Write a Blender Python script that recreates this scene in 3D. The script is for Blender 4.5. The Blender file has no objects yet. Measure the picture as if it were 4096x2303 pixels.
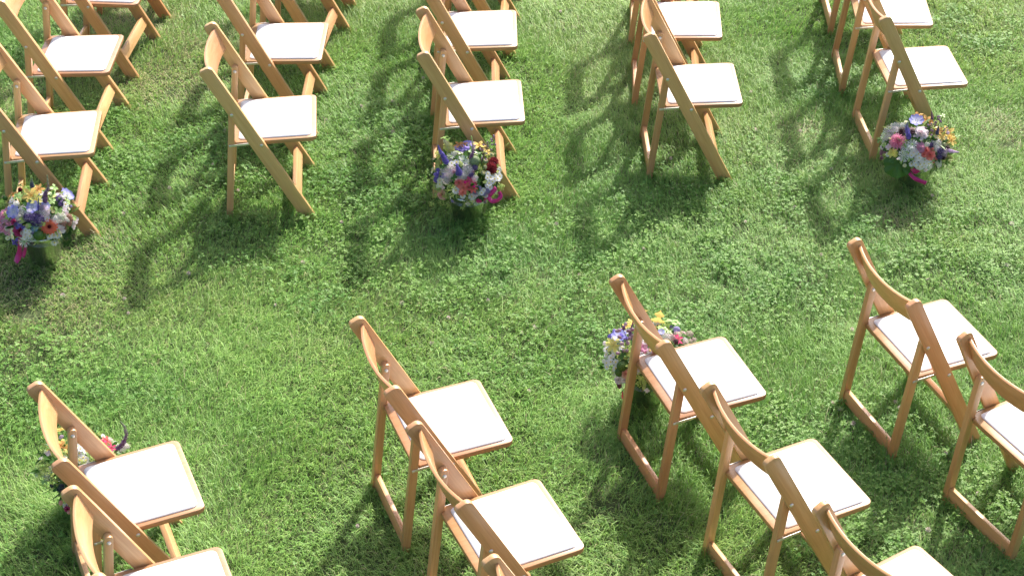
import bpy, bmesh, math, random
import numpy as np
from mathutils import Vector, Matrix

random.seed(7)
rng = np.random.default_rng(11)
scene = bpy.context.scene
col = scene.collection

# ------------------------------------------------------------------ camera
FPX, CAM_H, PITCH, ROLL = 7638.68, 4.74672, 0.619256, 0.019576     # focal length in px of the 4096 px wide photograph
cam_data = bpy.data.cameras.new('camera')
cam_data.sensor_width = 36.0
cam_data.lens = FPX / 4096.0 * 36.0
cam_data.clip_start = 0.1
cam_data.clip_end = 1000.0
cam = bpy.data.objects.new('camera', cam_data)
cam.matrix_world = (Matrix.Translation((0, 0, CAM_H)) @ Matrix.Rotation(math.pi / 2 - PITCH, 4, 'X') @ Matrix.Rotation(ROLL, 4, 'Z'))
col.objects.link(cam)
scene.camera = cam

# ------------------------------------------------------------------ sky and sun
SUN_AZ, SUN_EL = math.radians(67.0), math.radians(43.8)
world = bpy.data.worlds.new('World')
scene.world = world
world.use_nodes = True
wn = world.node_tree
bg = wn.nodes['Background']
sky = wn.nodes.new('ShaderNodeTexSky')
sky.sky_type = 'NISHITA'
sky.sun_disc = False
sky.sun_elevation = SUN_EL
sky.sun_rotation = math.pi / 2 - SUN_AZ
sky.air_density = 0.7
sky.dust_density = 4.0
wn.links.new(sky.outputs[0], bg.inputs['Color'])
bg.inputs['Strength'].default_value = 0.15
sun_data = bpy.data.lights.new('sun', 'SUN')
sun_data.energy = 3.5
sun_data.angle = math.radians(1.6)
sun_data.color = (1.0, 0.955, 0.88)
sun = bpy.data.objects.new('sun', sun_data)
sd = Vector((math.cos(SUN_EL) * math.cos(SUN_AZ), math.cos(SUN_EL) * math.sin(SUN_AZ), math.sin(SUN_EL)))
sun.rotation_euler = sd.to_track_quat('Z', 'Y').to_euler()
sun.location = sd * 30
col.objects.link(sun)

scene.view_settings.view_transform = 'Standard'
scene.view_settings.look = 'None'
scene.view_settings.gamma = 1.0
scene.view_settings.exposure = 1.06
scene.view_settings.use_curve_mapping = False

# ------------------------------------------------------------------ helpers
def lin(r, g, b):
    f = lambda c: (c / 255 / 12.92) if c <= 10 else ((c / 255 + 0.055) / 1.055) ** 2.4
    return (f(r), f(g), f(b), 1.0)

def link(o, parent=None):
    col.objects.link(o)
    if parent is not None:
        o.parent = parent
    return o

def tag(o, label=None, cat=None, group=None, kind=None):
    if label: o['label'] = label
    if cat: o['category'] = cat
    if group: o['group'] = group
    if kind: o['kind'] = kind
    return o

def empty(name, loc, rz=0.0):
    o = bpy.data.objects.new(name, None)
    o.empty_display_size = 0.1
    o.location = loc
    o.rotation_euler = (0, 0, rz)
    return link(o)

def ray(u, v):
    """direction through a pixel of the 4096 x 2303 photograph"""
    u -= 2048.0; v -= 1151.5
    c, s = math.cos(ROLL), math.sin(ROLL)
    X = (c * u + s * v) / FPX
    Y = -(-s * u + c * v) / FPX
    return Vector((X, math.cos(PITCH) + Y * math.sin(PITCH), -math.sin(PITCH) + Y * math.cos(PITCH)))
CAM = Vector((0, 0, CAM_H))
def on_ground(u, v, z=0.0):
    d = ray(u, v)
    return CAM + d * ((z - CAM_H) / d.z)

# ------------------------------------------------------------------ materials
def new_mat(name):
    m = bpy.data.materials.new(name)
    m.use_nodes = True
    return m, m.node_tree.nodes, m.node_tree.links, m.node_tree.nodes['Principled BSDF']

def make_wood():
    m, N, L, P = new_mat('lacquered_beech_wood')
    tc = N.new('ShaderNodeTexCoord'); oi = N.new('ShaderNodeObjectInfo')
    add = N.new('ShaderNodeVectorMath'); add.operation = 'ADD'
    mul = N.new('ShaderNodeVectorMath'); mul.operation = 'SCALE'; mul.inputs['Scale'].default_value = 13.0
    comb = N.new('ShaderNodeCombineXYZ')
    for i in range(3): L.new(oi.outputs['Random'], comb.inputs[i])
    L.new(comb.outputs[0], mul.inputs[0])
    L.new(tc.outputs['Object'], add.inputs[0]); L.new(mul.outputs[0], add.inputs[1])
    mp = N.new('ShaderNodeMapping'); mp.inputs['Scale'].default_value = (2.2, 34, 34)
    L.new(add.outputs[0], mp.inputs['Vector'])
    n1 = N.new('ShaderNodeTexNoise'); n1.inputs['Scale'].default_value = 1.6; n1.inputs['Detail'].default_value = 5; n1.inputs['Roughness'].default_value = 0.62
    n1.inputs['Distortion'].default_value = 0.35
    L.new(mp.outputs[0], n1.inputs['Vector'])
    mp2 = N.new('ShaderNodeMapping'); mp2.inputs['Scale'].default_value = (9, 260, 260)
    L.new(add.outputs[0], mp2.inputs['Vector'])
    n2 = N.new('ShaderNodeTexNoise'); n2.inputs['Scale'].default_value = 1.0; n2.inputs['Detail'].default_value = 3
    L.new(mp2.outputs[0], n2.inputs['Vector'])
    cr = N.new('ShaderNodeValToRGB')
    e = cr.color_ramp.elements
    e[0].position = 0.30; e[0].color = (0.585, 0.332, 0.142, 1)
    e[1].position = 0.72; e[1].color = (0.715, 0.448, 0.222, 1)
    e2 = cr.color_ramp.elements.new(0.52); e2.color = (0.655, 0.388, 0.178, 1)
    L.new(n1.outputs['Fac'], cr.inputs[0])
    # each board a little lighter, darker or redder than the next
    hsv = N.new('ShaderNodeHueSaturation')
    mr = N.new('ShaderNodeMapRange'); mr.inputs['To Min'].default_value = 0.86; mr.inputs['To Max'].default_value = 1.12
    L.new(oi.outputs['Random'], mr.inputs['Value']); L.new(mr.outputs[0], hsv.inputs['Value'])
    wn_ = N.new('ShaderNodeTexWhiteNoise'); wn_.noise_dimensions = '1D'; L.new(oi.outputs['Random'], wn_.inputs['W'])
    mr2 = N.new('ShaderNodeMapRange'); mr2.inputs['To Min'].default_value = 0.488; mr2.inputs['To Max'].default_value = 0.507
    L.new(wn_.outputs['Value'], mr2.inputs['Value']); L.new(mr2.outputs[0], hsv.inputs['Hue'])
    mx = N.new('ShaderNodeMix'); mx.data_type = 'RGBA'; mx.blend_type = 'MULTIPLY'
    mr3 = N.new('ShaderNodeMapRange'); mr3.inputs['From Min'].default_value = 0.35; mr3.inputs['From Max'].default_value = 0.6; mr3.inputs['To Min'].default_value = 0.22; mr3.inputs['To Max'].default_value = 0.0
    L.new(n2.outputs['Fac'], mr3.inputs['Value']); L.new(mr3.outputs[0], mx.inputs['Factor'])
    mx.inputs['B'].default_value = (0.70, 0.55, 0.42, 1)
    L.new(cr.outputs[0], mx.inputs['A']); L.new(mx.outputs['Result'], hsv.inputs['Color'])
    # scuffs
    n3 = N.new('ShaderNodeTexNoise'); n3.inputs['Scale'].default_value = 9; n3.inputs['Detail'].default_value = 6
    L.new(add.outputs[0], n3.inputs['Vector'])
    mr4 = N.new('ShaderNodeMapRange'); mr4.inputs['From Min'].default_value = 0.62; mr4.inputs['From Max'].default_value = 0.75; mr4.inputs['To Max'].default_value = 0.15
    L.new(n3.outputs['Fac'], mr4.inputs['Value'])
    mx2 = N.new('ShaderNodeMix'); mx2.data_type = 'RGBA'; L.new(mr4.outputs[0], mx2.inputs['Factor'])
    mx2.inputs['B'].default_value = (0.30, 0.16, 0.08, 1); L.new(hsv.outputs[0], mx2.inputs['A'])
    tone = N.new('ShaderNodeMix'); tone.data_type = 'RGBA'; tone.blend_type = 'MULTIPLY'; tone.inputs['Factor'].default_value = 1.0
    L.new(mx2.outputs['Result'], tone.inputs['A']); L.new(oi.outputs['Color'], tone.inputs['B']); L.new(tone.outputs['Result'], P.inputs['Base Color'])
    mr5 = N.new('ShaderNodeMapRange'); mr5.inputs['To Min'].default_value = 0.28; mr5.inputs['To Max'].default_value = 0.5
    L.new(n3.outputs['Fac'], mr5.inputs['Value']); L.new(mr5.outputs[0], P.inputs['Roughness'])
    bp = N.new('ShaderNodeBump'); bp.inputs['Strength'].default_value = 0.12; bp.inputs['Distance'].default_value = 0.002
    L.new(n2.outputs['Fac'], bp.inputs['Height']); L.new(bp.outputs[0], P.inputs['Normal'])
    P.inputs['Coat Weight'].default_value = 0.25; P.inputs['Coat Roughness'].default_value = 0.22
    return m

def make_vinyl():
    m, N, L, P = new_mat('white_vinyl')
    tc = N.new('ShaderNodeTexCoord')
    n = N.new('ShaderNodeTexNoise'); n.inputs['Scale'].default_value = 14; n.inputs['Detail'].default_value = 4
    L.new(tc.outputs['Object'], n.inputs['Vector'])
    cr = N.new('ShaderNodeValToRGB'); e = cr.color_ramp.elements
    e[0].position = 0.3; e[0].color = (0.70, 0.70, 0.70, 1); e[1].position = 0.62; e[1].color = (0.75, 0.75, 0.745, 1)
    L.new(n.outputs['Fac'], cr.inputs[0]); L.new(cr.outputs[0], P.inputs['Base Color'])
    n2 = N.new('ShaderNodeTexNoise'); n2.inputs['Scale'].default_value = 9; n2.inputs['Detail'].default_value = 2
    L.new(tc.outputs['Object'], n2.inputs['Vector'])
    bp = N.new('ShaderNodeBump'); bp.inputs['Strength'].default_value = 0.25; bp.inputs['Distance'].default_value = 0.006
    L.new(n2.outputs['Fac'], bp.inputs['Height']); L.new(bp.outputs[0], P.inputs['Normal'])
    P.inputs['Roughness'].default_value = 0.42
    return m

def make_metal(name, color, rough, scale=40):
    m, N, L, P = new_mat(name)
    tc = N.new('ShaderNodeTexCoord')
    n = N.new('ShaderNodeTexNoise'); n.inputs['Scale'].default_value = scale; n.inputs['Detail'].default_value = 5
    L.new(tc.outputs['Object'], n.inputs['Vector'])
    mr = N.new('ShaderNodeMapRange'); mr.inputs['To Min'].default_value = rough * 0.7; mr.inputs['To Max'].default_value = rough * 1.35
    L.new(n.outputs['Fac'], mr.inputs['Value']); L.new(mr.outputs[0], P.inputs['Roughness'])
    mx = N.new('ShaderNodeMix'); mx.data_type = 'RGBA'; L.new(n.outputs['Fac'], mx.inputs['Factor'])
    mx.inputs['A'].default_value = tuple(c * 0.8 for c in color) + (1,); mx.inputs['B'].default_value = tuple(color) + (1,)
    L.new(mx.outputs['Result'], P.inputs['Base Color'])
    P.inputs['Metallic'].default_value = 1.0
    return m

def make_leafy(name, attr, transl=0.35, rough=0.5, spec=0.3, vary=0.25, scale=260.0, up=0.0):
    """thin plant tissue: the colour of each blade or petal comes from its own attribute, light also passes through it"""
    m, N, L, P = new_mat(name)
    at = N.new('ShaderNodeAttribute'); at.attribute_name = attr
    tc = N.new('ShaderNodeTexCoord')
    n = N.new('ShaderNodeTexNoise'); n.inputs['Scale'].default_value = scale; n.inputs['Detail'].default_value = 2
    L.new(tc.outputs['Object'], n.inputs['Vector'])
    mr = N.new('ShaderNodeMapRange'); mr.inputs['From Min'].default_value = 0.3; mr.inputs['From Max'].default_value = 0.7
    mr.inputs['To Min'].default_value = 1 - vary; mr.inputs['To Max'].default_value = 1 + vary * 0.5
    L.new(n.outputs['Fac'], mr.inputs['Value'])
    sc = N.new('ShaderNodeVectorMath'); sc.operation = 'SCALE'
    L.new(at.outputs['Color'], sc.inputs[0]); L.new(mr.outputs[0], sc.inputs['Scale'])
    L.new(sc.outputs[0], P.inputs['Base Color'])
    P.inputs['Roughness'].default_value = rough
    P.inputs['Specular IOR Level'].default_value = spec
    if up > 0:      # thin, rolled blades scatter light more like a rough pile than like flat cards
        ge = N.new('ShaderNodeNewGeometry'); a1 = N.new('ShaderNodeVectorMath'); a1.operation = 'SCALE'; a1.inputs['Scale'].default_value = 1 - up
        a2 = N.new('ShaderNodeVectorMath'); a2.operation = 'ADD'; a2.inputs[1].default_value = (0, 0, up); a3 = N.new('ShaderNodeVectorMath'); a3.operation = 'NORMALIZE'
        L.new(ge.outputs['Normal'], a1.inputs[0]); L.new(a1.outputs[0], a2.inputs[0]); L.new(a2.outputs[0], a3.inputs[0]); L.new(a3.outputs[0], P.inputs['Normal'])
    tr = N.new('ShaderNodeBsdfTranslucent'); L.new(sc.outputs[0], tr.inputs['Color'])
    ms = N.new('ShaderNodeMixShader'); ms.inputs[0].default_value = transl
    out = N['Material Output']
    L.new(P.outputs[0], ms.inputs[1]); L.new(tr.outputs[0], ms.inputs[2]); L.new(ms.outputs[0], out.inputs['Surface'])
    return m

def make_soil():
    m, N, L, P = new_mat('lawn_soil_and_thatch')
    tc = N.new('ShaderNodeTexCoord')
    n = N.new('ShaderNodeTexNoise'); n.inputs['Scale'].default_value = 3.0; n.inputs['Detail'].default_value = 8; n.inputs['Roughness'].default_value = 0.7
    L.new(tc.outputs['Object'], n.inputs['Vector'])
    cr = N.new('ShaderNodeValToRGB'); e = cr.color_ramp.elements
    e[0].position = 0.35; e[0].color = (0.05, 0.080, 0.02, 1); e[1].position = 0.68; e[1].color = (0.11, 0.14, 0.05, 1)
    L.new(n.outputs['Fac'], cr.inputs[0])
    n2 = N.new('ShaderNodeTexNoise'); n2.inputs['Scale'].default_value = 90; n2.inputs['Detail'].default_value = 6; n2.inputs['Roughness'].default_value = 0.75
    L.new(tc.outputs['Object'], n2.inputs['Vector'])
    mr = N.new('ShaderNodeMapRange'); mr.inputs['From Min'].default_value = 0.3; mr.inputs['From Max'].default_value = 0.7; mr.inputs['To Min'].default_value = 0.6; mr.inputs['To Max'].default_value = 1.35
    L.new(n2.outputs['Fac'], mr.inputs['Value'])
    sc = N.new('ShaderNodeVectorMath'); sc.operation = 'SCALE'; L.new(cr.outputs[0], sc.inputs[0]); L.new(mr.outputs[0], sc.inputs['Scale'])
    L.new(sc.outputs[0], P.inputs['Base Color'])
    P.inputs['Roughness'].default_value = 0.95
    bp = N.new('ShaderNodeBump'); bp.inputs['Strength'].default_value = 0.8; bp.inputs['Distance'].default_value = 0.02
    L.new(n2.outputs['Fac'], bp.inputs['Height']); L.new(bp.outputs[0], P.inputs['Normal'])
    return m

def make_ribbon():
    m, N, L, P = new_mat('magenta_satin')
    at = N.new('ShaderNodeAttribute'); at.attribute_name = 'tint'
    tc = N.new('ShaderNodeTexCoord')
    n = N.new('ShaderNodeTexNoise'); n.inputs['Scale'].default_value = 300
    L.new(tc.outputs['Object'], n.inputs['Vector'])
    bp = N.new('ShaderNodeBump'); bp.inputs['Strength'].default_value = 0.1; bp.inputs['Distance'].default_value = 0.001
    L.new(n.outputs['Fac'], bp.inputs['Height']); L.new(bp.outputs[0], P.inputs['Normal'])
    L.new(at.outputs['Color'], P.inputs['Base Color'])
    P.inputs['Roughness'].default_value = 0.38
    P.inputs['Sheen Weight'].default_value = 0.3
    return m

WOOD = make_wood()
VINYL = make_vinyl()
STEEL = make_metal('dull_zinc_steel', (0.80, 0.79, 0.76), 0.5, 60)
GALV = make_metal('galvanised_bucket_metal', (0.52, 0.56, 0.51), 0.24, 9)
GRASS = make_leafy('grass_blades', 'tint', 0.38, 0.5, 0.3, 0.10, 90, 0.6)
CLOVER = make_leafy('clover_leaves', 'tint', 0.32, 0.5, 0.25, 0.18, 160, 0.3)
PETAL = make_leafy('flower_petals', 'tint', 0.48, 0.6, 0.2, 0.10, 190)
LEAF = make_leafy('bouquet_leaves', 'tint', 0.35, 0.42, 0.4, 0.2, 120)
RIBBON = make_ribbon()
SOIL = make_soil()

# ------------------------------------------------------------------ ground
def ground_sheet():
    bm = bmesh.new()
    bmesh.ops.create_grid(bm, x_segments=40, y_segments=40, size=200)
    me = bpy.data.meshes.new('lawn_ground'); bm.to_mesh(me); bm.free()
    me.materials.append(SOIL)
    o = link(bpy.data.objects.new('lawn_ground', me))
    o.location = (0, 10, 0)
    tag(o, 'flat green lawn under the folding chairs', None, None, 'structure')
    return o
ground_sheet()

# ------------------------------------------------------------------ folding chair
PD = Vector((0.469, 0, -0.883)); PD.normalize()          # down the long side post
PN = Vector((-PD.z, 0, PD.x))                            # across it, towards the front
POST_TOP = Vector((-0.2135, 0, 0.775))
HALF_W, POST_T, POST_W = 0.2175, 0.021, 0.059
LEG_T, LEG_W = 0.025, 0.029
BOLT_A = Vector((-0.1137, 0, 0.5507)); BOLT_B = Vector((0.0045, 0, 0.3947))
SEAT_TILT = math.atan2(0.0145, 0.343)

def arc(cx, cy, r, a0, a1, n=6):
    return [(cx + r * math.cos(a0 + (a1 - a0) * i / n), cy + r * math.sin(a0 + (a1 - a0) * i / n)) for i in range(n + 1)]

def slab(name, outline, t, bevel=0.0025, axis='Y', smooth=True, mat=None):
    """outline in (u, v), extruded by thickness t along the third axis, edges softened"""
    bm = bmesh.new()
    def P(u, v, w):
        return (u, w, v) if axis == 'Y' else (u, v, w)
    n = len(outline)
    lo = [bm.verts.new(P(u, v, -t / 2)) for u, v in outline]
    hi = [bm.verts.new(P(u, v, t / 2)) for u, v in outline]
    bm.faces.new(lo); bm.faces.new(hi)
    for i in range(n):
        j = (i + 1) % n
        bm.faces.new((lo[i], lo[j], hi[j], hi[i]))
    bmesh.ops.recalc_face_normals(bm, faces=bm.faces[:])
    rim = [e for e in bm.edges if abs(e.calc_face_angle(0)) > math.radians(38)]
    bmesh.ops.bevel(bm, geom=rim, offset=bevel, segments=2, profile=0.5, affect='EDGES', clamp_overlap=True)
    me = bpy.data.meshes.new(name); bm.to_mesh(me); bm.free()
    if smooth:
        for p in me.polygons: p.use_smooth = True
        me.set_sharp_from_angle(angle=math.radians(35))
    me.materials.append(mat or WOOD)
    return me

def basis(X, Z, loc):
    X = Vector(X).normalized(); Z = Vector(Z).normalized(); Y = Z.cross(X)
    M = Matrix((X, Y, Z)).transposed().to_4x4(); M.translation = loc
    return M

def post_mesh():
    h = POST_W / 2
    cut = lambda v: (0.775 + v * PN.z) / -PD.z
    r1, r2 = 0.023, 0.016
    pts = [(cut(-h), -h)] + arc(r2, -h + r2, r2, -math.pi / 2, -math.pi, 6) + arc(r1, h - r1, r1, math.pi, math.pi / 2, 7) + [(cut(h), h)]
    return slab('side_post', pts[::-1], POST_T, 0.002)

def rear_leg_mesh():
    d = Vector((-0.164 + 0.1137, 0, -0.5507)); d.normalize()
    n = Vector((-d.z, 0, d.x))
    h = LEG_W / 2
    L0 = 0.5507 / -d.z
    cut = lambda v: L0 + v * n.z / -d.z
    pts = [(cut(-h), -h)] + arc(-0.012, -h + 0.012, 0.012, -math.pi / 2, -math.pi, 5) + arc(-0.012, h - 0.012, 0.012, math.pi, math.pi / 2, 5) + [(cut(h), h)]
    return slab('rear_leg', pts[::-1], LEG_T, 0.0018), basis(d, n, BOLT_A)

def seat_board_mesh():
    f, r, w = 0.243, -0.128, 0.1905
    pts = arc(f - 0.026, w - 0.026, 0.026, 0, math.pi / 2, 6) + [(-0.108, w), (-0.114, 0.167), (r, 0.166), (r, -0.166), (-0.114, -0.167), (-0.108, -w)] + arc(f - 0.026, -w + 0.026, 0.026, -math.pi / 2, 0, 6)
    return slab('seat_board', pts, 0.020, 0.003, axis='Z')

def cushion_mesh():
    def ring(ins):
        f, r, wf, wr = 0.2225 - ins, -0.097 + ins, 0.1745 - ins, 0.172 - ins
        rf, rr = max(0.022 - ins * 0.5, 0.005), max(0.020 - ins * 0.5, 0.005)
        n = 7
        return (arc(f - rf, wf - rf, rf, 0, math.pi / 2, n) + arc(r + rr, wr - rr, rr, math.pi / 2, math.pi, n)
                + arc(r + rr, -wr + rr, rr, math.pi, 1.5 * math.pi, n) + arc(f - rf, -wf + rf, rf, 1.5 * math.pi, 2 * math.pi, n))
    prof = [(0.002, 0.000), (0.0, 0.002), (0.0012, 0.0044), (0.006, 0.0074), (0.014, 0.0104), (0.026, 0.0130), (0.045, 0.0150), (0.085, 0.0166), (0.135, 0.0170)]
    V, F = [], []
    rr = random.Random(3)
    for k, (ins, z) in enumerate(prof):
        R = ring(ins)
        for (x, y) in R:
            dz = 0.0
            if 2 <= k <= 5:   # slight pulls of the vinyl towards the corners
                dz = 0.0008 * math.sin(x * 90) * math.sin(y * 80 + 1.0)
            V.append((x, y, z + dz))
    m = len(ring(0))
    for k in range(len(prof) - 1):
        for i in range(m):
            j = (i + 1) % m
            F.append((k * m + i, k * m + j, (k + 1) * m + j, (k + 1) * m + i))
    F.append(tuple((len(prof) - 1) * m + i for i in range(m)))
    F.append(tuple(i for i in range(m))[::-1])
    me = bpy.data.meshes.new('seat_cushion'); me.from_pydata(V, [], F)
    for p in me.polygons: p.use_smooth = True
    me.materials.append(VINYL)
    return me

def slat_mesh():
    top, bot = Vector((-0.189, 0, 0.757)), Vector((-0.149, 0, 0.652))
    tdir = (top - bot).normalized(); hgt = (top - bot).length
    back = Vector((-tdir.z, 0, tdir.x)) * 1.0
    if back.x > 0: back = -back
    mid = (top + bot) / 2
    n, ends, bow, th = 26, HALF_W - POST_T + 0.004, 0.034, 0.0115
    bm = bmesh.new(); rows = []
    for i in range(n + 1):
        s = -1 + 2 * i / n
        b = bow * (1 - abs(s) ** 2.1)
        db = bow * -2.1 * abs(s) ** 1.1 * (1 if s > 0 else -1) / ends
        nx = Vector((back.x, -db, back.z)).normalized()
        c = mid + back * b + Vector((0, s * ends, 0))
        hh = hgt / 2
        # local axes: X along the slat, Y thickness, Z height
        row = []
        for (hz, tt) in ((-1, -1), (1, -1), (1, 1), (-1, 1)):
            p = c + tdir * (hz * hh) + nx * (tt * th / 2)
            row.append(p)
        rows.append(row)
    M = basis((0, 1, 0), tdir, mid); Mi = M.inverted()
    vs = [[bm.verts.new(Mi @ p) for p in r] for r in rows]
    for i in range(n):
        for k in range(4):
            l = (k + 1) % 4
            bm.faces.new((vs[i][k], vs[i][l], vs[i + 1][l], vs[i + 1][k]))
    bm.faces.new(vs[0]); bm.faces.new(vs[-1])
    bmesh.ops.recalc_face_normals(bm, faces=bm.faces[:])
    rim = [e for e in bm.edges if abs(e.calc_face_angle(0)) > math.radians(38)]
    bmesh.ops.bevel(bm, geom=rim, offset=0.002, segments=2, profile=0.5, affect='EDGES', clamp_overlap=True)
    me = bpy.data.meshes.new('back_slat'); bm.to_mesh(me); bm.free()
    for p in me.polygons: p.use_smooth = True
    me.set_sharp_from_angle(angle=math.radians(35))
    me.materials.append(WOOD)
    return me, M

def box_mesh(name, lx, ly, lz, bevel=0.0025, mat=None):
    return slab(name, [(-lx / 2, -lz / 2), (lx / 2, -lz / 2), (lx / 2, lz / 2), (-lx / 2, lz / 2)], ly, bevel, mat=mat)

def bolt_mesh():
    V, F = [], []
    prof = [(0.0076, 0.0), (0.0076, 0.0014), (0.0062, 0.0030), (0.0030, 0.0040)]
    m = 12
    for r, z in prof:
        for i in range(m):
            a = 2 * math.pi * i / m
            V.append((r * math.cos(a), r * math.sin(a), z))
    for k in range(len(prof) - 1):
        for i in range(m):
            j = (i + 1) % m
            F.append((k * m + i, k * m + j, (k + 1) * m + j, (k + 1) * m + i))
    F.append(tuple((len(prof) - 1) * m + i for i in range(m)))
    me = bpy.data.meshes.new('bolt'); me.from_pydata(V, [], F)
    for p in me.polygons: p.use_smooth = True
    me.materials.append(STEEL)
    return me

def make_chair_parts():
    parts = []           # (name, mesh, matrix in the chair's frame, index of the part it sits on)
    pm = post_mesh()
    for s in (-1, 1):
        parts.append(('side_post', pm, basis(PD, PN, POST_TOP + Vector((0, s * (HALF_W - POST_T / 2), 0)))))
    lm, LM = rear_leg_mesh()
    for s in (-1, 1):
        parts.append(('rear_leg', lm, Matrix.Translation((0, s * (HALF_W - POST_T - 0.001 - LEG_T / 2), 0)) @ LM))
    sx = Matrix.Translation((0.0, 0, 0.4128)) @ Matrix.Translation((0.243, 0, 0)) @ Matrix.Rotation(-SEAT_TILT, 4, 'Y') @ Matrix.Translation((-0.243, 0, -0.010))
    parts.append(('seat_board', seat_board_mesh(), sx))
    parts.append(('seat_cushion', cushion_mesh(), sx @ Matrix.Translation((0, 0, 0.0095))))
    sm, SM = slat_mesh()
    parts.append(('back_slat', sm, SM))
    # front stretcher: a flat plank between the long posts
    inner = 2 * (HALF_W - POST_T) + 0.004
    apex = Vector((0.140, 0, 0.142))
    c = apex + PD * 0.026 - PN * 0.010
    parts.append(('front_stretcher', box_mesh('front_stretcher', inner, 0.021, 0.052, 0.003), basis((0, 1, 0), PD, c)))
    # rear stretcher between the short legs
    inner2 = 2 * (HALF_W - POST_T - 0.001 - LEG_T) + 0.004
    zc = 0.051
    xc = -0.164 + 0.0503 * zc / 0.5507
    parts.append(('rear_stretcher', box_mesh('rear_stretcher', inner2, 0.019, 0.054, 0.0025), basis((0, 1, 0), (0.09, 0, 1), Vector((xc, 0, zc)))))
    bm_ = slab('hinge_bracket', [(-0.045, -0.0055), (0.045, -0.0055), (0.045, 0.0055), (-0.045, 0.0055)], 0.0018, 0.0005, mat=STEEL)
    for s in (-1, 1):
        parts.append(('hinge_bracket', bm_, basis((0.083, 0, 0.0075), (-0.0075, 0, 0.083), Vector((-0.0935, s * (HALF_W - POST_T + 0.0012), 0.388)))))
    bo = bolt_mesh()
    idx = {}
    for k, p in enumerate(parts): idx.setdefault(p[0], []).append(k)
    for q, s in enumerate((-1, 1)):
        for B in (BOLT_A, BOLT_B):
            parts.append(('bolt', bo, basis((1, 0, 0), (0, s, 0), B + Vector((0, s * (HALF_W - 0.0003), 0))), idx['side_post'][q]))
        parts.append(('bolt', bo, basis((1, 0, 0), (0, -s, 0), BOLT_A + Vector((0, s * (HALF_W - POST_T - 0.001 - LEG_T + 0.0003), 0))), idx['rear_leg'][q]))
        parts.append(('rivet', bo, basis((1, 0, 0), (0, s, 0), Vector((-0.1332, s * (HALF_W - POST_T + 0.0018), 0.3845))) @ Matrix.Scale(0.6, 4), idx['hinge_bracket'][q]))
    return parts

CHAIRS = {
 'A1': (-2.0674, 7.1750, 0.0841), 'A2': (-2.1138, 7.9067, -0.0151), 'A3': (-2.0912, 8.6226, -0.0969), 'A4': (-2.0477, 9.2617, -0.04),
 'B1': (-1.1266, 7.3478, 0.0936), 'B2': (-1.1574, 8.0763, -0.0082), 'B3': (-1.1180, 8.7640, -0.1026), 'B4': (-1.0723, 9.4148, -0.03),
 'C1': (-0.2062, 7.5330, 0.0601), 'C2': (-0.2438, 8.2353, 0.0250), 'C3': (-0.2137, 8.9087, -0.0367), 'C4': (-0.1981, 9.5224, 0.0),
 'D1': (0.7830, 7.7394, 0.0379), 'D2': (0.7516, 8.3832, -0.0278), 'D3': (0.7646, 9.0303, -0.0562),
 'E1': (1.8373, 7.9406, 0.0939), 'E2': (1.7939, 8.5435, -0.0257), 'E3': (1.8161, 9.2034, 0.0),
 'F1': (-1.3085, 4.8602, 0.3981), 'F2': (-1.0943, 4.3294, 0.3776),
 'G1': (-0.2765, 5.2420, 0.3659), 'G2': (-0.0413, 4.6900, 0.4295), 'G3': (0.2300, 4.0730, 0.42),
 'H1': (0.6474, 5.5331, 0.3640), 'H2': (0.9410, 4.9322, 0.4398), 'H3': (1.2515, 4.3796, 0.5715),
 'I1': (1.5376, 5.8024, 0.3910), 'I2': (1.8565, 5.2551, 0.4892),
}
ROW = {
 'A': 'in the row starting at the orange zinnia bouquet',
 'B': 'in the row between the orange zinnia and dark red dahlia bouquets',
 'C': 'in the row starting at the dark red dahlia bouquet',
 'D': 'in the row between the dark red and hot pink dahlia bouquets',
 'E': 'in the row starting at the hot pink dahlia bouquet',
 'F': 'in the row starting at the curling purple spike bouquet',
 'G': 'in the row between the purple spike and golden oak leaf bouquets',
 'H': 'in the row starting at the golden oak leaf bouquet',
 'I': 'in the bucketless slanted row beyond the golden oak leaf bouquet',
}
ORD = {'1': 'aisle-end wooden folding chair', '2': 'second wooden folding chair', '3': 'third wooden folding chair', '4': 'fourth wooden folding chair'}
BLOCK = {**{k: 'rows of chairs across the aisle from the golden oak leaf' for k in 'ABCDE'}, **{k: 'rows of chairs set at a slant to the aisle' for k in 'FGHI'}}
parts = make_chair_parts()
TONE = {'H1': (0.90, 0.82, 0.77), 'H2': (0.99, 0.94, 0.88), 'G1': (0.97, 0.90, 0.85), 'G2': (0.96, 0.88, 0.83), 'I1': (0.97, 0.91, 0.85), 'I2': (0.96, 0.90, 0.82), 'H3': (0.95, 0.90, 0.82), 'D2': (0.96, 0.88, 0.84), 'A4': (0.80, 0.66, 0.58)}
rc = random.Random(4)
for key, (x, y, th) in CHAIRS.items():
    c = empty('folding_chair', (x, y, 0.002), th)
    c.rotation_euler = (math.radians(rc.uniform(-.5, .5)), math.radians(rc.uniform(-.5, .5)), th)
    tone = TONE.get(key, tuple(1.0 - t * k for t in (rc.uniform(-.03, .10),) for k in (.7, 1, 1.25)))
    tag(c, '%s %s' % (ORD[key[1]], ROW[key[0]]), 'folding chair', BLOCK[key[0]])
    made = []
    for p in parts:
        o = bpy.data.objects.new(p[0], p[1])
        if len(p) > 3:
            link(o, made[p[3]]); o.matrix_local = parts[p[3]][2].inverted() @ p[2]
        else:
            link(o, c); o.matrix_local = p[2]
        made.append(o)
        k = 0.66 if p[0] == 'seat_board' else (0.92 if p[0] == 'back_slat' else 1.0)      # seat board colour darkened to offset overbright sun on its rim; slats slightly browner
        o.color = (tone[0] * k, tone[1] * k * (0.97 if k < 1 else 1), tone[2] * k * (0.94 if k < 1 else 1), 1)

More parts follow.
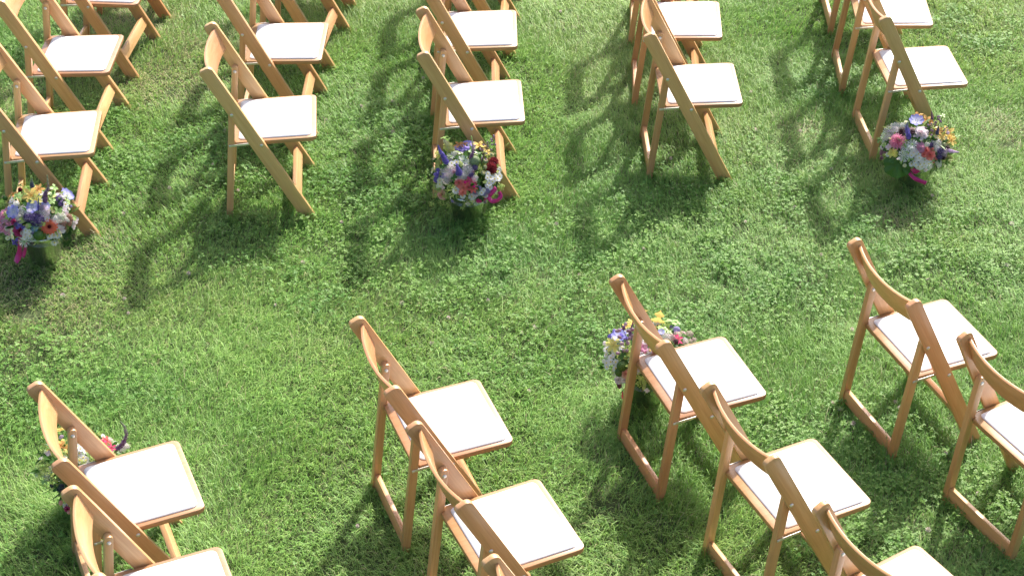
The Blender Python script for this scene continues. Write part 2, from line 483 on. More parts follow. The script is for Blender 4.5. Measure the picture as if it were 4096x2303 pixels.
# ------------------------------------------------------------------ flower building kit
class FB:
    """collects small petals, beads and tubes with their own colours and links them as one mesh"""
    def __init__(s): s.v = []; s.f = []; s.c = []; s.r = random.Random(17)
    def add(s, pts, faces, cols):
        b = len(s.v); s.v += [tuple(p) for p in pts]; s.f += [tuple(b + i for i in f) for f in faces]; s.c += list(cols)
    def petal(s, base, d, L, W, cup=0.15, col=(.8, .8, .8), tip=None, nrm=None, droop=0.0, wb=0.35, pt=0.55, ruff=0.0):
        d = Vector(d).normalized()
        n = Vector(nrm) if nrm is not None else Vector((0, 0, 1))
        if abs(n.normalized().dot(d)) > 0.93: n = Vector((1, 0.3, 0.1))
        sd = d.cross(n).normalized(); n = sd.cross(d).normalized()
        tip = tip or col
        pts, cols = [], []
        for (t, w) in ((0.0, wb), (0.38, 0.82), (0.74, 1.0), (1.0, pt)):
            c = Vector(base) + d * (L * t) - n * (droop * L * t * t)
            for q in (-1, 0, 1):
                z = cup * W * abs(q) + (s.r.uniform(-ruff, ruff) * W if t > .5 else 0)
                ext = 0.10 * L if (q == 0 and t == 1.0) else 0
                pts.append(c + sd * (q * w * W / 2) + n * z + d * ext)
                k = t ** 1.3
                cols.append(tuple(col[i] * (1 - k) + tip[i] * k for i in range(3)))
        F = []
        for r in range(3):
            for q in range(2):
                a = r * 3 + q; F.append((a, a + 1, a + 4, a + 3))
        s.add(pts, F, cols)
    def bead(s, c, r, col, sz=1.0, axis=None, low=True):
        c = Vector(c)
        if low:
            pts = [Vector((0, 0, sz)), Vector((0, 0, -sz))] + [Vector((math.cos(a * math.pi / 2.5), math.sin(a * math.pi / 2.5), 0)) for a in range(5)]
            F = [(0, 2 + i, 2 + (i + 1) % 5) for i in range(5)] + [(1, 2 + (i + 1) % 5, 2 + i) for i in range(5)]
        else:
            pts = [Vector((0, 0, sz))]; m, k = 10, 6; F = []
            for j in range(1, k):
                a = math.pi * j / k
                for i in range(m):
                    b = 2 * math.pi * i / m
                    pts.append(Vector((math.sin(a) * math.cos(b), math.sin(a) * math.sin(b), math.cos(a) * sz)))
            pts.append(Vector((0, 0, -sz)))
            F += [(0, 1 + i, 1 + (i + 1) % m) for i in range(m)]
            for j in range(k - 2):
                for i in range(m):
                    F.append((1 + j * m + i, 1 + (j + 1) * m + i, 1 + (j + 1) * m + (i + 1) % m, 1 + j * m + (i + 1) % m))
            F += [(len(pts) - 1, 1 + (k - 2) * m + (i + 1) % m, 1 + (k - 2) * m + i) for i in range(m)]
        if axis is not None:
            q = Vector(axis).to_track_quat('Z', 'Y'); pts = [q @ p for p in pts]
        s.add([c + p * r for p in pts], F, [col] * len(pts))
    def floret(s, c, d, r, col, n=5, centre=None):
        d = Vector(d).normalized(); q = d.to_track_quat('Z', 'Y'); a0 = s.r.uniform(0, 6.28)
        pts = [Vector(c)]; cols = [centre or col]
        for i in range(2 * n):
            a = a0 + math.pi * i / n; rr = r if i % 2 == 0 else r * 0.55
            pts.append(Vector(c) + q @ Vector((rr * math.cos(a), rr * math.sin(a), r * 0.25 if i % 2 == 0 else 0))); cols.append(col)
        s.add(pts, [(0, 1 + i, 1 + (i + 1) % (2 * n)) for i in range(2 * n)], cols)
    def tube(s, path, r, col, m=5, r2=None):
        r2 = r if r2 is None else r2
        pts, F = [], []
        for k, p in enumerate(path):
            a = Vector(path[max(k - 1, 0)]); b = Vector(path[min(k + 1, len(path) - 1)])
            t = (b - a).normalized(); q = t.to_track_quat('Z', 'Y'); rr = r + (r2 - r) * k / (len(path) - 1)
            for i in range(m):
                an = 2 * math.pi * i / m
                pts.append(Vector(p) + q @ Vector((rr * math.cos(an), rr * math.sin(an), 0)))
        for k in range(len(path) - 1):
            for i in range(m):
                j = (i + 1) % m
                F.append((k * m + i, k * m + j, (k + 1) * m + j, (k + 1) * m + i))
        F.append(tuple(range(m))[::-1]); F.append(tuple((len(path) - 1) * m + i for i in range(m)))
        s.add(pts, F, [col] * len(pts))
    def mesh(s, name, mat, smooth=True):
        me = bpy.data.meshes.new(name); me.from_pydata(s.v, [], s.f)
        a = me.attributes.new('tint', 'FLOAT_COLOR', 'POINT')
        a.data.foreach_set('color', np.array([tuple(c[:3]) + (1.0,) for c in s.c], np.float32).reshape(-1))
        if smooth:
            me.polygons.foreach_set('use_smooth', np.ones(len(me.polygons), bool))
        me.materials.append(mat); me.update()
        return me

COL = {k: tuple(min(.86, .03 + c * 1.12) if k not in ('dark', 'green', 'darkred', 'burgundy', 'slate', 'magenta') else c for c in lin(*v)[:3]) for k, v in dict(
    white=(226, 224, 214), cream=(232, 222, 170), gold=(236, 178, 66), yellow=(238, 206, 96), orange=(228, 150, 52), zinnia=(214, 88, 34), coral=(230, 96, 84), peach=(236, 150, 128),
    red=(206, 52, 66), darkred=(92, 18, 28), magenta=(190, 22, 112), pink=(224, 132, 168), palepink=(228, 196, 200), hot=(222, 40, 130), mauve=(178, 116, 142), lilac=(196, 168, 196), palelilac=(212, 198, 212),
    purple=(92, 48, 140), violet=(74, 56, 160), blue=(122, 122, 208), deepblue=(96, 96, 196), lavender=(158, 140, 206), plum=(98, 44, 96), burgundy=(84, 30, 52), salmon=(176, 116, 96), sky=(110, 160, 200),
    green=(74, 118, 48), light=(142, 178, 84), lime=(178, 190, 96), dark=(36, 66, 28), grey=(120, 140, 96), yolk=(238, 190, 60), slate=(62, 70, 92), budmauve=(120, 84, 110)).items()}
for _k in list(COL):
    if _k not in ('dark', 'green', 'darkred', 'burgundy', 'magenta', 'hot'):
        _l = max(COL[_k]) * .55 + sum(COL[_k]) * .15
        COL[_k] = tuple(min(.88, (c * .88 + _l * .12) * 1.22) for c in COL[_k])
def mixc(a, b, k): return tuple(a[i] * (1 - k) + b[i] * k for i in range(3))

def f_daisy(b, c):
    for i in range(13):
        a = 2 * math.pi * i / 13 + b.r.uniform(-.08, .08)
        b.petal((.25 * math.cos(a), .25 * math.sin(a), .02), (math.cos(a), math.sin(a), b.r.uniform(-.1, .15)), .78, .40, .08, c, pt=.6, wb=.5)
    b.bead((0, 0, .08), .27, COL['yolk'], .6, low=False)
def f_lily(b, c):
    for i in range(6):
        a = math.pi * i / 3 + b.r.uniform(-.12, .12)
        b.petal((.06 * math.cos(a), .06 * math.sin(a), 0), (math.cos(a), math.sin(a), .42 if i % 2 else .2), 1.0, .52, .18, mixc(c, COL['orange'], .25), c, droop=.25, pt=.28, wb=.35, ruff=.16)
    for i in range(5):
        a = 1.25 * i; b.tube([(0, 0, 0), (.18 * math.cos(a), .18 * math.sin(a), .45)], .025, mixc(c, COL['green'], .3), 3)
        b.bead((.18 * math.cos(a), .18 * math.sin(a), .47), .05, COL['salmon'], 1.5)
def f_anemone(b, c):
    for i in range(8):
        a = 2 * math.pi * i / 8
        b.petal((.08 * math.cos(a), .08 * math.sin(a), (i % 2) * .03), (math.cos(a), math.sin(a), .30), .98, .72, .10, COL['white'] if i % 2 else mixc(c, COL['white'], .5), c, pt=.72, wb=.3, ruff=.06)
    b.bead((0, 0, .10), .13, COL['white'], .8)
    for i in range(7): b.bead((.2 * math.cos(i * .9), .2 * math.sin(i * .9), .2), .035, COL['slate'])
def f_umbel(b, c):
    for i in range(74):
        r = math.sqrt((i + .5) / 74); a = i * 2.39996
        p = Vector((r * math.cos(a), r * math.sin(a), .42 * (1 - r * r) + b.r.uniform(-.06, .06)))
        k = b.r.random()
        b.floret(p, p + Vector((0, 0, .6)), .135, mixc(c, COL['white'], .35 * k) if k > .3 else mixc(c, COL['mauve'], .35), 5, mixc(c, COL['cream'], .5))
    b.tube([(0, 0, -.6), (0, 0, .2)], .05, COL['green'], 4)
    for i in range(9): b.tube([(0, 0, -.3), (.7 * math.cos(i * .7), .7 * math.sin(i * .7), .15)], .025, COL['light'], 3)
def f_cluster(b, c):
    for i in range(80):
        z = 1 - 1.35 * (i + .5) / 80; r = math.sqrt(1 - z * z); a = i * 2.39996
        p = Vector((r * math.cos(a), r * math.sin(a), z * .7)) * b.r.uniform(.82, 1.05)
        b.floret(p, p, .16, mixc(c, COL['palelilac'], .45 * b.r.random() ** 2), 4, mixc(c, COL['dark'], .35))
    b.bead((0, 0, 0), .78, mixc(c, COL['dark'], .6), .7, low=False)
def f_rose(b, c):
    for k, (n, r0, lift, L, W) in enumerate(((7, .22, .35, .80, .78), (6, .16, .75, .68, .66), (5, .10, 1.5, .58, .52), (4, .05, 3.2, .50, .36))):
        for i in range(n):
            a = 2 * math.pi * i / n + k * .55
            d = (math.cos(a), math.sin(a), lift)
            b.petal((r0 * math.cos(a), r0 * math.sin(a), -.12 + .05 * k), d, L, W, -.20, mixc(c, COL['coral'], .22 if k > 1 else .05), mixc(c, COL['palepink'], .10), droop=.3 if k == 0 else -.15, pt=.75, wb=.5, ruff=.06, nrm=(-math.cos(a) * .8, -math.sin(a) * .8, 1))
    b.bead((0, 0, -.2), .3, COL['green'], 1)
def f_dahlia(b, c):
    t = mixc(c, COL['palepink'], .55) if c != COL['darkred'] else mixc(c, COL['red'], .3)
    for k, (n, lift, L) in enumerate(((16, -.1, 1.0), (15, .22, .92), (13, .6, .80), (10, 1.2, .62), (7, 2.6, .48))):
        for i in range(n):
            a = 2 * math.pi * (i + .5 * (k % 2)) / n
            b.petal((.06 * math.cos(a), .06 * math.sin(a), .04 * k), (math.cos(a), math.sin(a), lift), L, .32, .35, c, t, droop=.12, pt=.4, wb=.4)
    b.bead((0, 0, 0), .3, c, .8)
def f_zinnia(b, c):
    for k, (n, lift, L) in enumerate(((15, .05, 1.0), (14, .28, .84), (11, .6, .62))):
        for i in range(n):
            a = 2 * math.pi * (i + .5 * (k % 2)) / n
            b.petal((.1 * math.cos(a), .1 * math.sin(a), .03 * k), (math.cos(a), math.sin(a), lift), L, .36, .1, mixc(c, COL['darkred'], .25), c, droop=.1, pt=.7, wb=.5)
    b.bead((0, 0, .28), .24, COL['darkred'], .7, low=False)
def f_mantle(b, c):
    for i in range(46):
        d = Vector((b.r.gauss(0, 1), b.r.gauss(0, 1), b.r.gauss(.3, .8))).normalized() * (b.r.uniform(.35, 1.0))
        b.floret(d, d + Vector((0, 0, .5)), b.r.uniform(.13, .2), mixc(c, COL['light'], b.r.random() * .7), 4, c)
        if i % 4 == 0: b.tube([(0, 0, -.4), tuple(d)], .025, COL['light'], 3)
def f_artichoke(b, c):
    b.bead((0, 0, 0), .82, mixc(c, COL['dark'], .5), 1.0, low=False)
    for i in range(58):
        z = -.85 + 1.8 * (i + .5) / 58; r = math.sqrt(max(.02, 1 - z * z)); a = i * 2.39996
        p = Vector((r * math.cos(a), r * math.sin(a), z)) * .80
        up = Vector((-z * math.cos(a), -z * math.sin(a), r + .15)) + p * .12
        b.petal(p - up.normalized() * .15, up, .46, .44, -.12, mixc(c, COL['dark'], .25), mixc(c, COL['light'], .25), nrm=p, droop=.12, pt=.3, wb=.8)
def f_pod(b, c):
    b.bead((0, 0, 0), .82, c, 1.12, low=False)
    for i in range(9):
        a = 2 * math.pi * i / 9; b.petal((0, 0, .92), (math.cos(a), math.sin(a), .12), .55, .26, .1, COL['light'], COL['salmon'], pt=.6, wb=.6)
def f_star(b, c):
    for i in range(12):
        a = 2 * math.pi * i / 12 + b.r.uniform(-.1, .1)
        d = Vector((math.cos(a), math.sin(a), b.r.uniform(0, .7)))
        b.petal((0, 0, 0), d, b.r.uniform(.75, 1.05), .15, .1, mixc(c, COL['light'], .5), c, pt=.25, wb=.8, droop=b.r.uniform(0, .3))
        for s_ in (-.3, .3):
            d2 = Vector((math.cos(a + s_), math.sin(a + s_), d.z)); b.petal(d * .5, d2, .45, .07, 0, c, pt=.3, wb=.8)
    b.bead((0, 0, .12), .16, COL['light'], 1)
def f_hydrangea(b, c):
    for i in range(4):
        a = math.pi * i / 2
        b.petal((.04 * math.cos(a), .04 * math.sin(a), (i % 2) * .04), (math.cos(a), math.sin(a), .08), .95, 1.0, .06, mixc(c, COL['pink'], .3), c, pt=.7, wb=.3, ruff=.05)
    b.bead((0, 0, .06), .1, COL['pink'])
def f_scabious(b, c):
    for k, (n, lift, L) in enumerate(((12, .08, 1.0), (11, .35, .75))):
        for i in range(n):
            a = 2 * math.pi * (i + .5 * k) / n
            b.petal((.1 * math.cos(a), .1 * math.sin(a), .04 * k), (math.cos(a), math.sin(a), lift), L, .5, .05, mixc(c, COL['white'], .2), c, pt=.85, wb=.4, ruff=.2)
    for i in range(22):
        a = i * 2.4; r = .35 * math.sqrt(i / 22); b.bead((r * math.cos(a), r * math.sin(a), .22), .06, mixc(c, COL['white'], .5))
def f_leafy(b, c):
    for i in range(4):
        a = 2 * math.pi * i / 4 + b.r.uniform(-.4, .4)
        d = Vector((math.cos(a), math.sin(a), b.r.uniform(.1, .6)))
        b.petal((0, 0, 0), d, b.r.uniform(.75, 1.05), .62, .12, mixc(c, COL['green'], .3), c, pt=.35, wb=.3, droop=.3, ruff=.12)
def f_iris(b, c):
    for i in range(3):
        a = 2 * math.pi * i / 3
        b.petal((0, 0, 0), (math.cos(a), math.sin(a), .25), 1.0, .85, -.1, mixc(c, COL['purple'], .3), c, pt=.7, wb=.3, droop=.55, ruff=.15)
        b.petal((0, 0, 0), (math.cos(a + 1), math.sin(a + 1), 1.3), .75, .6, .2, c, mixc(c, COL['lavender'], .4), pt=.6, wb=.3, ruff=.12)
def f_bud(b, c):
    b.bead((0, 0, 0), .55, c, 1.5, low=False)
    for i in range(5):
        a = 2 * math.pi * i / 5; b.petal((.3 * math.cos(a), .3 * math.sin(a), -.7), (math.cos(a) * .35, math.sin(a) * .35, 1), .7, .35, -.1, COL['green'], mixc(c, COL['green'], .5), nrm=(math.cos(a), math.sin(a), 0), pt=.2)
def f_bigleaf(b, c):
    # scalloped round leaf, folded a little at its ribs
    n, rings = 44, 5
    pts, F, cols = [Vector((0, 0, 0))], [], [c]
    for k in range(1, rings + 1):
        for i in range(n):
            a = 2 * math.pi * i / n
            sc = 1 + (.09 * abs(math.cos(a * 3.5)) + .03 * math.cos(a * 21)) * (k / rings) ** 2 - .10
            r = k / rings * sc
            z = .07 * math.cos(a * 7) * (k / rings) - .28 * (k / rings) ** 2
            pts.append(Vector((r * math.cos(a), r * math.sin(a), z))); cols.append(mixc(c, COL['green'], .25 if i % 6 == 0 else 0.0))
    F += [(0, 1 + i, 1 + (i + 1) % n) for i in range(n)]
    for k in range(rings - 1):
        for i in range(n):
            j = (i + 1) % n; F.append((1 + k * n + i, 1 + (k + 1) * n + i, 1 + (k + 1) * n + j, 1 + k * n + j))
    b.add(pts, F, cols)
def f_oakleaf(b, c):
    w = lambda t: (.10 + .36 * math.sin(math.pi * min(1, t * 1.02)) ** .7) * (.72 + .38 * math.cos(t * 2 * math.pi * 3.2 + 2.6))
    n = 30; pts, cols, F = [], [], []
    for i in range(n + 1):
        t = i / n; ww = max(.015, w(t)); x = -1 + 2 * t; z = .12 * math.sin(t * 3)
        for q in (-1, -.5, 0, .5, 1):
            pts.append(Vector((x, q * ww * 1.25, z + .10 * abs(q) - (.02 if q == 0 else 0)))); cols.append(mixc(c, COL['orange'], .35 if q == 0 else .08))
    for i in range(n):
        for q in range(4):
            a = i * 5 + q; F.append((a, a + 1, a + 6, a + 5))
    b.add(pts, F, cols)
    b.tube([(-1, 0, 0), (-1.5, 0, -.1)], .03, COL['light'], 4)

KINDS = dict(daisy=(f_daisy, 'daisy'), lily=(f_lily, 'alstroemeria'), anemone=(f_anemone, 'anemone'), umbel=(f_umbel, 'yarrow'), cluster=(f_cluster, 'flower_cluster'), rose=(f_rose, 'rose'),
    dahlia=(f_dahlia, 'dahlia'), zinnia=(f_zinnia, 'zinnia'), mantle=(f_mantle, 'frothy_green_sprig'), artichoke=(f_artichoke, 'artichoke'), pod=(f_pod, 'seed_pod'), star=(f_star, 'starry_flower'),
    hydrangea=(f_hydrangea, 'hydrangea_floret'), scabious=(f_scabious, 'scabious'), leafy=(f_leafy, 'leaf_sprig'), iris=(f_iris, 'iris'), bud=(f_bud, 'flower_bud'), bigleaf=(f_bigleaf, 'scalloped_leaf'), oak=(f_oakleaf, 'oak_leaf'))
CACHE = {}
def bloom_mesh(kind, c, variant):
    key = (kind, c, variant)
    if key not in CACHE:
        b = FB(); b.r = random.Random(hash((len(CACHE), 5)) & 0xffff)
        KINDS[kind][0](b, COL[c])
        CACHE[key] = b.mesh(KINDS[kind][1], LEAF if kind in ('leafy', 'bigleaf', 'artichoke', 'pod') else PETAL)
    return CACHE[key]

# ------------------------------------------------------------------ buckets
BK_H, BK_R1, BK_R0 = 0.165, 0.083, 0.062
def lathe(name, prof, m, mat):
    V, F = [], []
    for r, z in prof:
        for i in range(m):
            a = 2 * math.pi * i / m; V.append((r * math.cos(a), r * math.sin(a), z))
    for k in range(len(prof) - 1):
        for i in range(m):
            j = (i + 1) % m; F.append((k * m + i, k * m + j, (k + 1) * m + j, (k + 1) * m + i))
    me = bpy.data.meshes.new(name); me.from_pydata(V, [], F)
    me.polygons.foreach_set('use_smooth', np.ones(len(me.polygons), bool)); me.materials.append(mat)
    return me
def torus_prof(R, z, r, n=8):
    return [(R + r * math.cos(2 * math.pi * i / n), z + r * math.sin(2 * math.pi * i / n)) for i in range(n + 1)]
rad = lambda z: BK_R0 + (BK_R1 - BK_R0) * z / BK_H
body_me = lathe('pail_body', [(0.0005, 0.004), (BK_R0 - .003, 0.004), (BK_R0, 0.001)] + [(rad(BK_H * k / 12), BK_H * k / 12) for k in range(1, 13)] + [(rad(BK_H * k / 6) - .0015, BK_H * k / 6) for k in range(6, 0, -1)] + [(BK_R0 - .0015, .0075), (0.0005, 0.0075)], 48, GALV)
rim_me = lathe('rolled_rim', torus_prof(BK_R1, BK_H, .0016), 48, GALV)
RIB_Z = (0.126, 0.133, 0.140)
rib_me = [lathe('pressed_rib', torus_prof(rad(z), z, .0010, 6), 48, GALV) for z in RIB_Z]
ear_me = None

def make_bucket(loc, label):
    b = empty('metal_bucket', (loc[0], loc[1], 0.0), random.uniform(0, 6))
    tag(b, label, 'bucket', 'galvanised flower buckets along the aisle')
    body = link(bpy.data.objects.new('pail_body', body_me), b)
    link(bpy.data.objects.new('rolled_rim', rim_me), b)
    for r in rib_me: link(bpy.data.objects.new('pressed_rib', r), body)
    seam = FB(); seam.tube([(rad(z) + .0008, 0, z) for z in (0.004, .05, .10, .155)], .0018, (0.5, 0.52, 0.5), 5)
    link(bpy.data.objects.new('side_seam', seam.mesh('side_seam', GALV)), body)
    return b

# ------------------------------------------------------------------ bouquets
class Bouquet:
    def __init__(s, crop, centre, label, bucket_label, radii=(0.15, 0.14, 0.125), zc=0.235):
        s.crop = crop; s.c = Vector((centre[0], centre[1], zc)); s.rad = Vector(radii)
        s.bucket = make_bucket(centre, bucket_label)
        s.root = empty('bouquet', (centre[0], centre[1], 0.012))
        tag(s.root, label, 'bouquet', 'mixed garden bouquets in buckets along the aisle')
        s.stems = FB(); s.r = random.Random(int(abs(centre[0] * 1000)) + 3); s.n = 0
    def px(s, x, y): return (s.crop[0] + x * s.crop[2], s.crop[1] + y * s.crop[2])
    def hit(s, x, y, grow=1.0):
        d = ray(*s.px(x, y)).normalized()
        R = s.rad * grow
        o = CAM - s.c
        od = Vector((o.x / R.x, o.y / R.y, o.z / R.z)); dd = Vector((d.x / R.x, d.y / R.y, d.z / R.z))
        A = dd.dot(dd); B = od.dot(dd); C = od.dot(od) - 1
        disc = B * B - A * C
        t = (-B - math.sqrt(disc)) / A if disc > 0 else -B / A
        P = CAM + d * t; q = P - s.c
        n = Vector((q.x / R.x ** 2, q.y / R.y ** 2, q.z / R.z ** 2)).normalized()
        return P, n
    def size(s, P, dia):
        f = ray(2048, 1151.5); depth = (P - CAM).dot(f)
        return dia * s.crop[2] * depth / FPX
    def stem(s, P, col_=(0.07, 0.15, 0.035)):
        c = s.c; q = P - c
        foot = Vector((c.x + q.x * .12, c.y + q.y * .12, 0.02)); mouth = Vector((c.x + max(-.055, min(.055, q.x * .35)), c.y + max(-.055, min(.055, q.y * .35)), BK_H + .005))
        o = s.root.location
        s.stems.tube([foot - o, mouth - o, mouth.lerp(P, .55) + Vector((q.x, q.y, 0)) * .06 + Vector((0, 0, .012)) - o, P - o], .0016, col_, 4)
    def add(s, kind, c, *spots_, grow=1.0, face=None, label=None):
        for (x, y, dia) in spots_:
            P, n = s.hit(x, y, grow * s.r.uniform(.95, 1.03))
            D = s.size(P, dia)
            nz = n * .65 + (CAM - P).normalized() * .35 + Vector((0, 0, .28)) + Vector((s.r.gauss(0, .16), s.r.gauss(0, .16), s.r.gauss(0, .12)))
            if face is not None: nz = Vector(face)
            q = nz.to_track_quat('Z', 'Y') @ Matrix.Rotation(s.r.uniform(0, 6.28), 3, 'Z').to_quaternion()
            o = bpy.data.objects.new(KINDS[kind][1], bloom_mesh(kind, c, s.n % 2)); s.n += 1
            link(o, s.root)
            o.rotation_mode = 'QUATERNION'; o.rotation_quaternion = q
            o.location = P - s.root.location
            k = D * 0.56; o.scale = (k, k, k)
            if label: o['label'] = label
            s.stem(P - n * .004)
    def filler(s, n=46):
        """small loose blooms between the large ones"""
        view = (CAM - s.c).normalized(); k = 0
        picks = [('mantle', 'lime', .030), ('mantle', 'lime', .024), ('daisy', 'white', .019), ('daisy', 'cream', .018), ('umbel', 'palelilac', .028), ('umbel', 'white', .026), ('cluster', 'lilac', .017), ('leafy', 'light', .030), ('leafy', 'light', .034), ('cluster', 'lavender', .014), ('hydrangea', 'palepink', .020), ('star', 'white', .026)]
        while k < n:
            d = Vector((s.r.gauss(0, 1), s.r.gauss(0, 1), s.r.gauss(.1, .9))).normalized()
            if d.dot(view) < -.15: continue
            P = s.c + Vector((d.x * s.rad.x, d.y * s.rad.y, d.z * s.rad.z)) * s.r.uniform(.90, 1.02)
            if P.z < BK_H - .01: continue
            kind, c, D = picks[k % len(picks)]; k += 1
            o = bpy.data.objects.new(KINDS[kind][1], bloom_mesh(kind, c, s.n % 2)); s.n += 1
            link(o, s.root); o.rotation_mode = 'QUATERNION'
            o.rotation_quaternion = (d * .7 + view * .2 + Vector((s.r.gauss(0, .25), s.r.gauss(0, .25), .3))).to_track_quat('Z', 'Y')
            o.location = P - s.root.location; q = D * s.r.uniform(.45, .62); o.scale = (q, q, q)
            s.stem(P - d * .004)
    def place_leaf(s, kind, c, x, y, dia, X, Z, grow=1.05, label=None):
        P, n = s.hit(x, y, grow); D = s.size(P, dia)
        o = bpy.data.objects.new(KINDS[kind][1], bloom_mesh(kind, c, 0)); link(o, s.root)
        M = basis(Vector(X), Vector(Z), P - s.root.location); o.matrix_local = M @ Matrix.Scale(D * .5, 4)
        if label: o['label'] = label
        s.stem(P)
    def spike(s, c, path, w, name='flower_spike', tipc=None, grow=1.02, label=None):
        """tapered spike of many small florets along a path of photograph points (base to tip)"""
        b = FB(); b.r = random.Random(s.n + 40); s.n += 1
        P0, n0 = s.hit(*path[0], grow)
        # the rest of the path stands in the upright plane that faces the camera through its base
        nv = Vector((CAM.x - P0.x, CAM.y - P0.y, 0)).normalized()
        pts = []
        for (x, y) in path:
            d = ray(*s.px(x, y)); t = (P0 - CAM).dot(nv) / d.dot(nv); pts.append(CAM + d * t)
        W = s.size(P0, w) / 2.5
        def at(t):
            k = t * (len(pts) - 1); i = min(int(k), len(pts) - 2); return pts[i].lerp(pts[i + 1], k - i)
        Lh = sum((pts[i + 1] - pts[i]).length for i in range(len(pts) - 1))
        n = int(90 + Lh * 900)
        for i in range(n):
            t = (i + .5) / n; a = i * 2.39996; p = at(t); tg = (at(min(1, t + .03)) - at(max(0, t - .03))).normalized()
            q = tg.to_track_quat('Z', 'Y'); rr = W * (1 - .80 * t ** 1.3) * (.75 + .25 * min(1, t * 6)) * b.r.uniform(.65, 1.25)
            off = q @ Vector((math.cos(a), math.sin(a), .25))
            cc = mixc(COL[c], COL['lavender'], .35 * b.r.random() ** 2)
            if tipc: cc = mixc(cc, COL[tipc], max(0, t - .45) * 1.7)
            b.floret(p + off * rr - s.root.location, off, max(.0024, rr * .62), cc, 4, mixc(cc, COL['dark'], .3))
        b.tube([p - s.root.location for p in pts], W * .38, mixc(COL[c], COL['dark'], .6), 6, W * .10)
        o = link(bpy.data.objects.new(name, b.mesh(name, PETAL)), s.root)
        if label: o['label'] = label
        s.stem(P0)
    def buds(s, stem, buds, dia, c='budmauve', name='budding_sprig'):
        b = FB(); P0, n0 = s.hit(*stem[0], 1.0)
        nv = Vector((CAM.x - P0.x, CAM.y - P0.y, 0)).normalized()
        def at(x, y):
            d = ray(*s.px(x, y)); return CAM + d * ((P0 - CAM).dot(nv) / d.dot(nv))
        path = [at(*q) for q in stem]; o0 = s.root.location
        b.tube([p - o0 for p in path], .0011, COL['plum'], 4)
        for (x, y) in buds:
            p = at(x, y) + nv * s.r.uniform(-.01, .02)
            near = min(path, key=lambda q: (q - p).length)
            b.tube([near - o0, p - o0], .0007, COL['plum'], 3)
            b.bead(p - o0, s.size(p, dia) * .5, mixc(COL[c], COL['palelilac'], s.r.random() * .35), 1.35, axis=(p - near) + Vector((0, 0, .01)), low=False)
        link(bpy.data.objects.new(name, b.mesh(name, PETAL)), s.root)
        s.stem(P0)
    def foliage(s, n=260):
        b = FB(); b.r = s.r; o = s.root.location
        for i in range(n):
            d = Vector((s.r.gauss(0, 1), s.r.gauss(0, 1), s.r.gauss(0.1, .8))).normalized()
            k = s.r.uniform(.55, .93)
            P = Vector((d.x * s.rad.x, d.y * s.rad.y, d.z * s.rad.z)) * k + s.c
            if P.z < BK_H + .01:
                if s.r.random() < .6: continue
                P.z = BK_H + s.r.uniform(0, .02)
            t = (d + Vector((s.r.gauss(0, .6), s.r.gauss(0, .6), s.r.gauss(.2, .5)))).normalized()
            c = mixc(COL['green'], COL['dark'], s.r.random() * .6) if s.r.random() < .4 else mixc(COL['green'], COL['lime'], s.r.random())
            b.petal(P - o, t, s.r.uniform(.025, .05), s.r.uniform(.010, .02), .15, c, nrm=d, droop=.25, pt=.2, wb=.3)
        for i in range(90):           # leaves spilling over the mouth of the pail
            a = s.r.uniform(0, 6.283); r0 = s.r.uniform(.02, BK_R1); d = Vector((math.cos(a), math.sin(a), 0))
            P = Vector((s.c.x, s.c.y, BK_H + s.r.uniform(.0, .03))) + d * r0
            c = mixc(COL['green'], COL['dark'], s.r.random()) if s.r.random() < .6 else mixc(COL['green'], COL['lime'], s.r.random())
            b.petal(P - o, d + Vector((0, 0, s.r.uniform(.0, .9))), s.r.uniform(.025, .045), s.r.uniform(.010, .018), .15, c, droop=s.r.uniform(.2, .7), pt=.2, wb=.3)
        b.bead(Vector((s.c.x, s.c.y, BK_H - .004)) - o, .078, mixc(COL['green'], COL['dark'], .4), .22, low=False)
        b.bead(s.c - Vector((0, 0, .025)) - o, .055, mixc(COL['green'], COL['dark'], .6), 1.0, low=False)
        f = link(bpy.data.objects.new('foliage', b.mesh('foliage', LEAF)), s.root); f['kind'] = 'stuff'
    def ribbon(s, path, w, off, c='magenta', name='ribbon', label='magenta satin ribbon'):
        """satin strip hanging in front of the pail; path in photograph points, off = metres in front of the pail's axis"""
        pts = []
        for k, (x, y) in enumerate(path):
            d = ray(*s.px(x, y)); yy = s.c.y - (off[k] if isinstance(off, (list, tuple)) else off)
            p = CAM + d * ((yy - CAM.y) / d.y); p.z = max(p.z, 0.012); pts.append(p)
        def cat(t):
            k = t * (len(pts) - 1); i = min(int(k), len(pts) - 2); u = k - i
            p0, p1, p2, p3 = pts[max(i - 1, 0)], pts[i], pts[i + 1], pts[min(i + 2, len(pts) - 1)]
            return .5 * ((2 * p1) + (p2 - p0) * u + (2 * p0 - 5 * p1 + 4 * p2 - p3) * u * u + (3 * p1 - p0 - 3 * p2 + p3) * u ** 3)
        b = FB(); n = 22; W = s.size(pts[0], w) / 2; o = s.root.location
        V, F = [], []
        for i in range(n + 1):
            t = i / n; p = cat(t); tg = (cat(min(1, t + .02)) - cat(max(0, t - .02))).normalized()
            view = (CAM - p).normalized(); tw = view + Vector((0.9 * math.sin(t * 4.5), 0, .35 * math.cos(t * 5)))
            sd = tg.cross(tw).normalized(); nn = sd.cross(tg)
            for (q, h) in ((-1, -.0004), (1, -.0004), (1, .0004), (-1, .0004)): V.append(p + sd * (q * W) + nn * h - o)
        for i in range(n):
            for k in range(4):
                l = (k + 1) % 4; F.append((i * 4 + k, i * 4 + l, i * 4 + 4 + l, i * 4 + 4 + k))
        F += [(3, 2, 1, 0), tuple(n * 4 + k for k in range(4))]
        b.add(V, F, [COL[c]] * len(V))
        r = link(bpy.data.objects.new(name, b.mesh(name, RIBBON)), s.root); r['label'] = label
    def done(s):
        link(bpy.data.objects.new('stems', s.stems.mesh('stems', LEAF)), s.root)

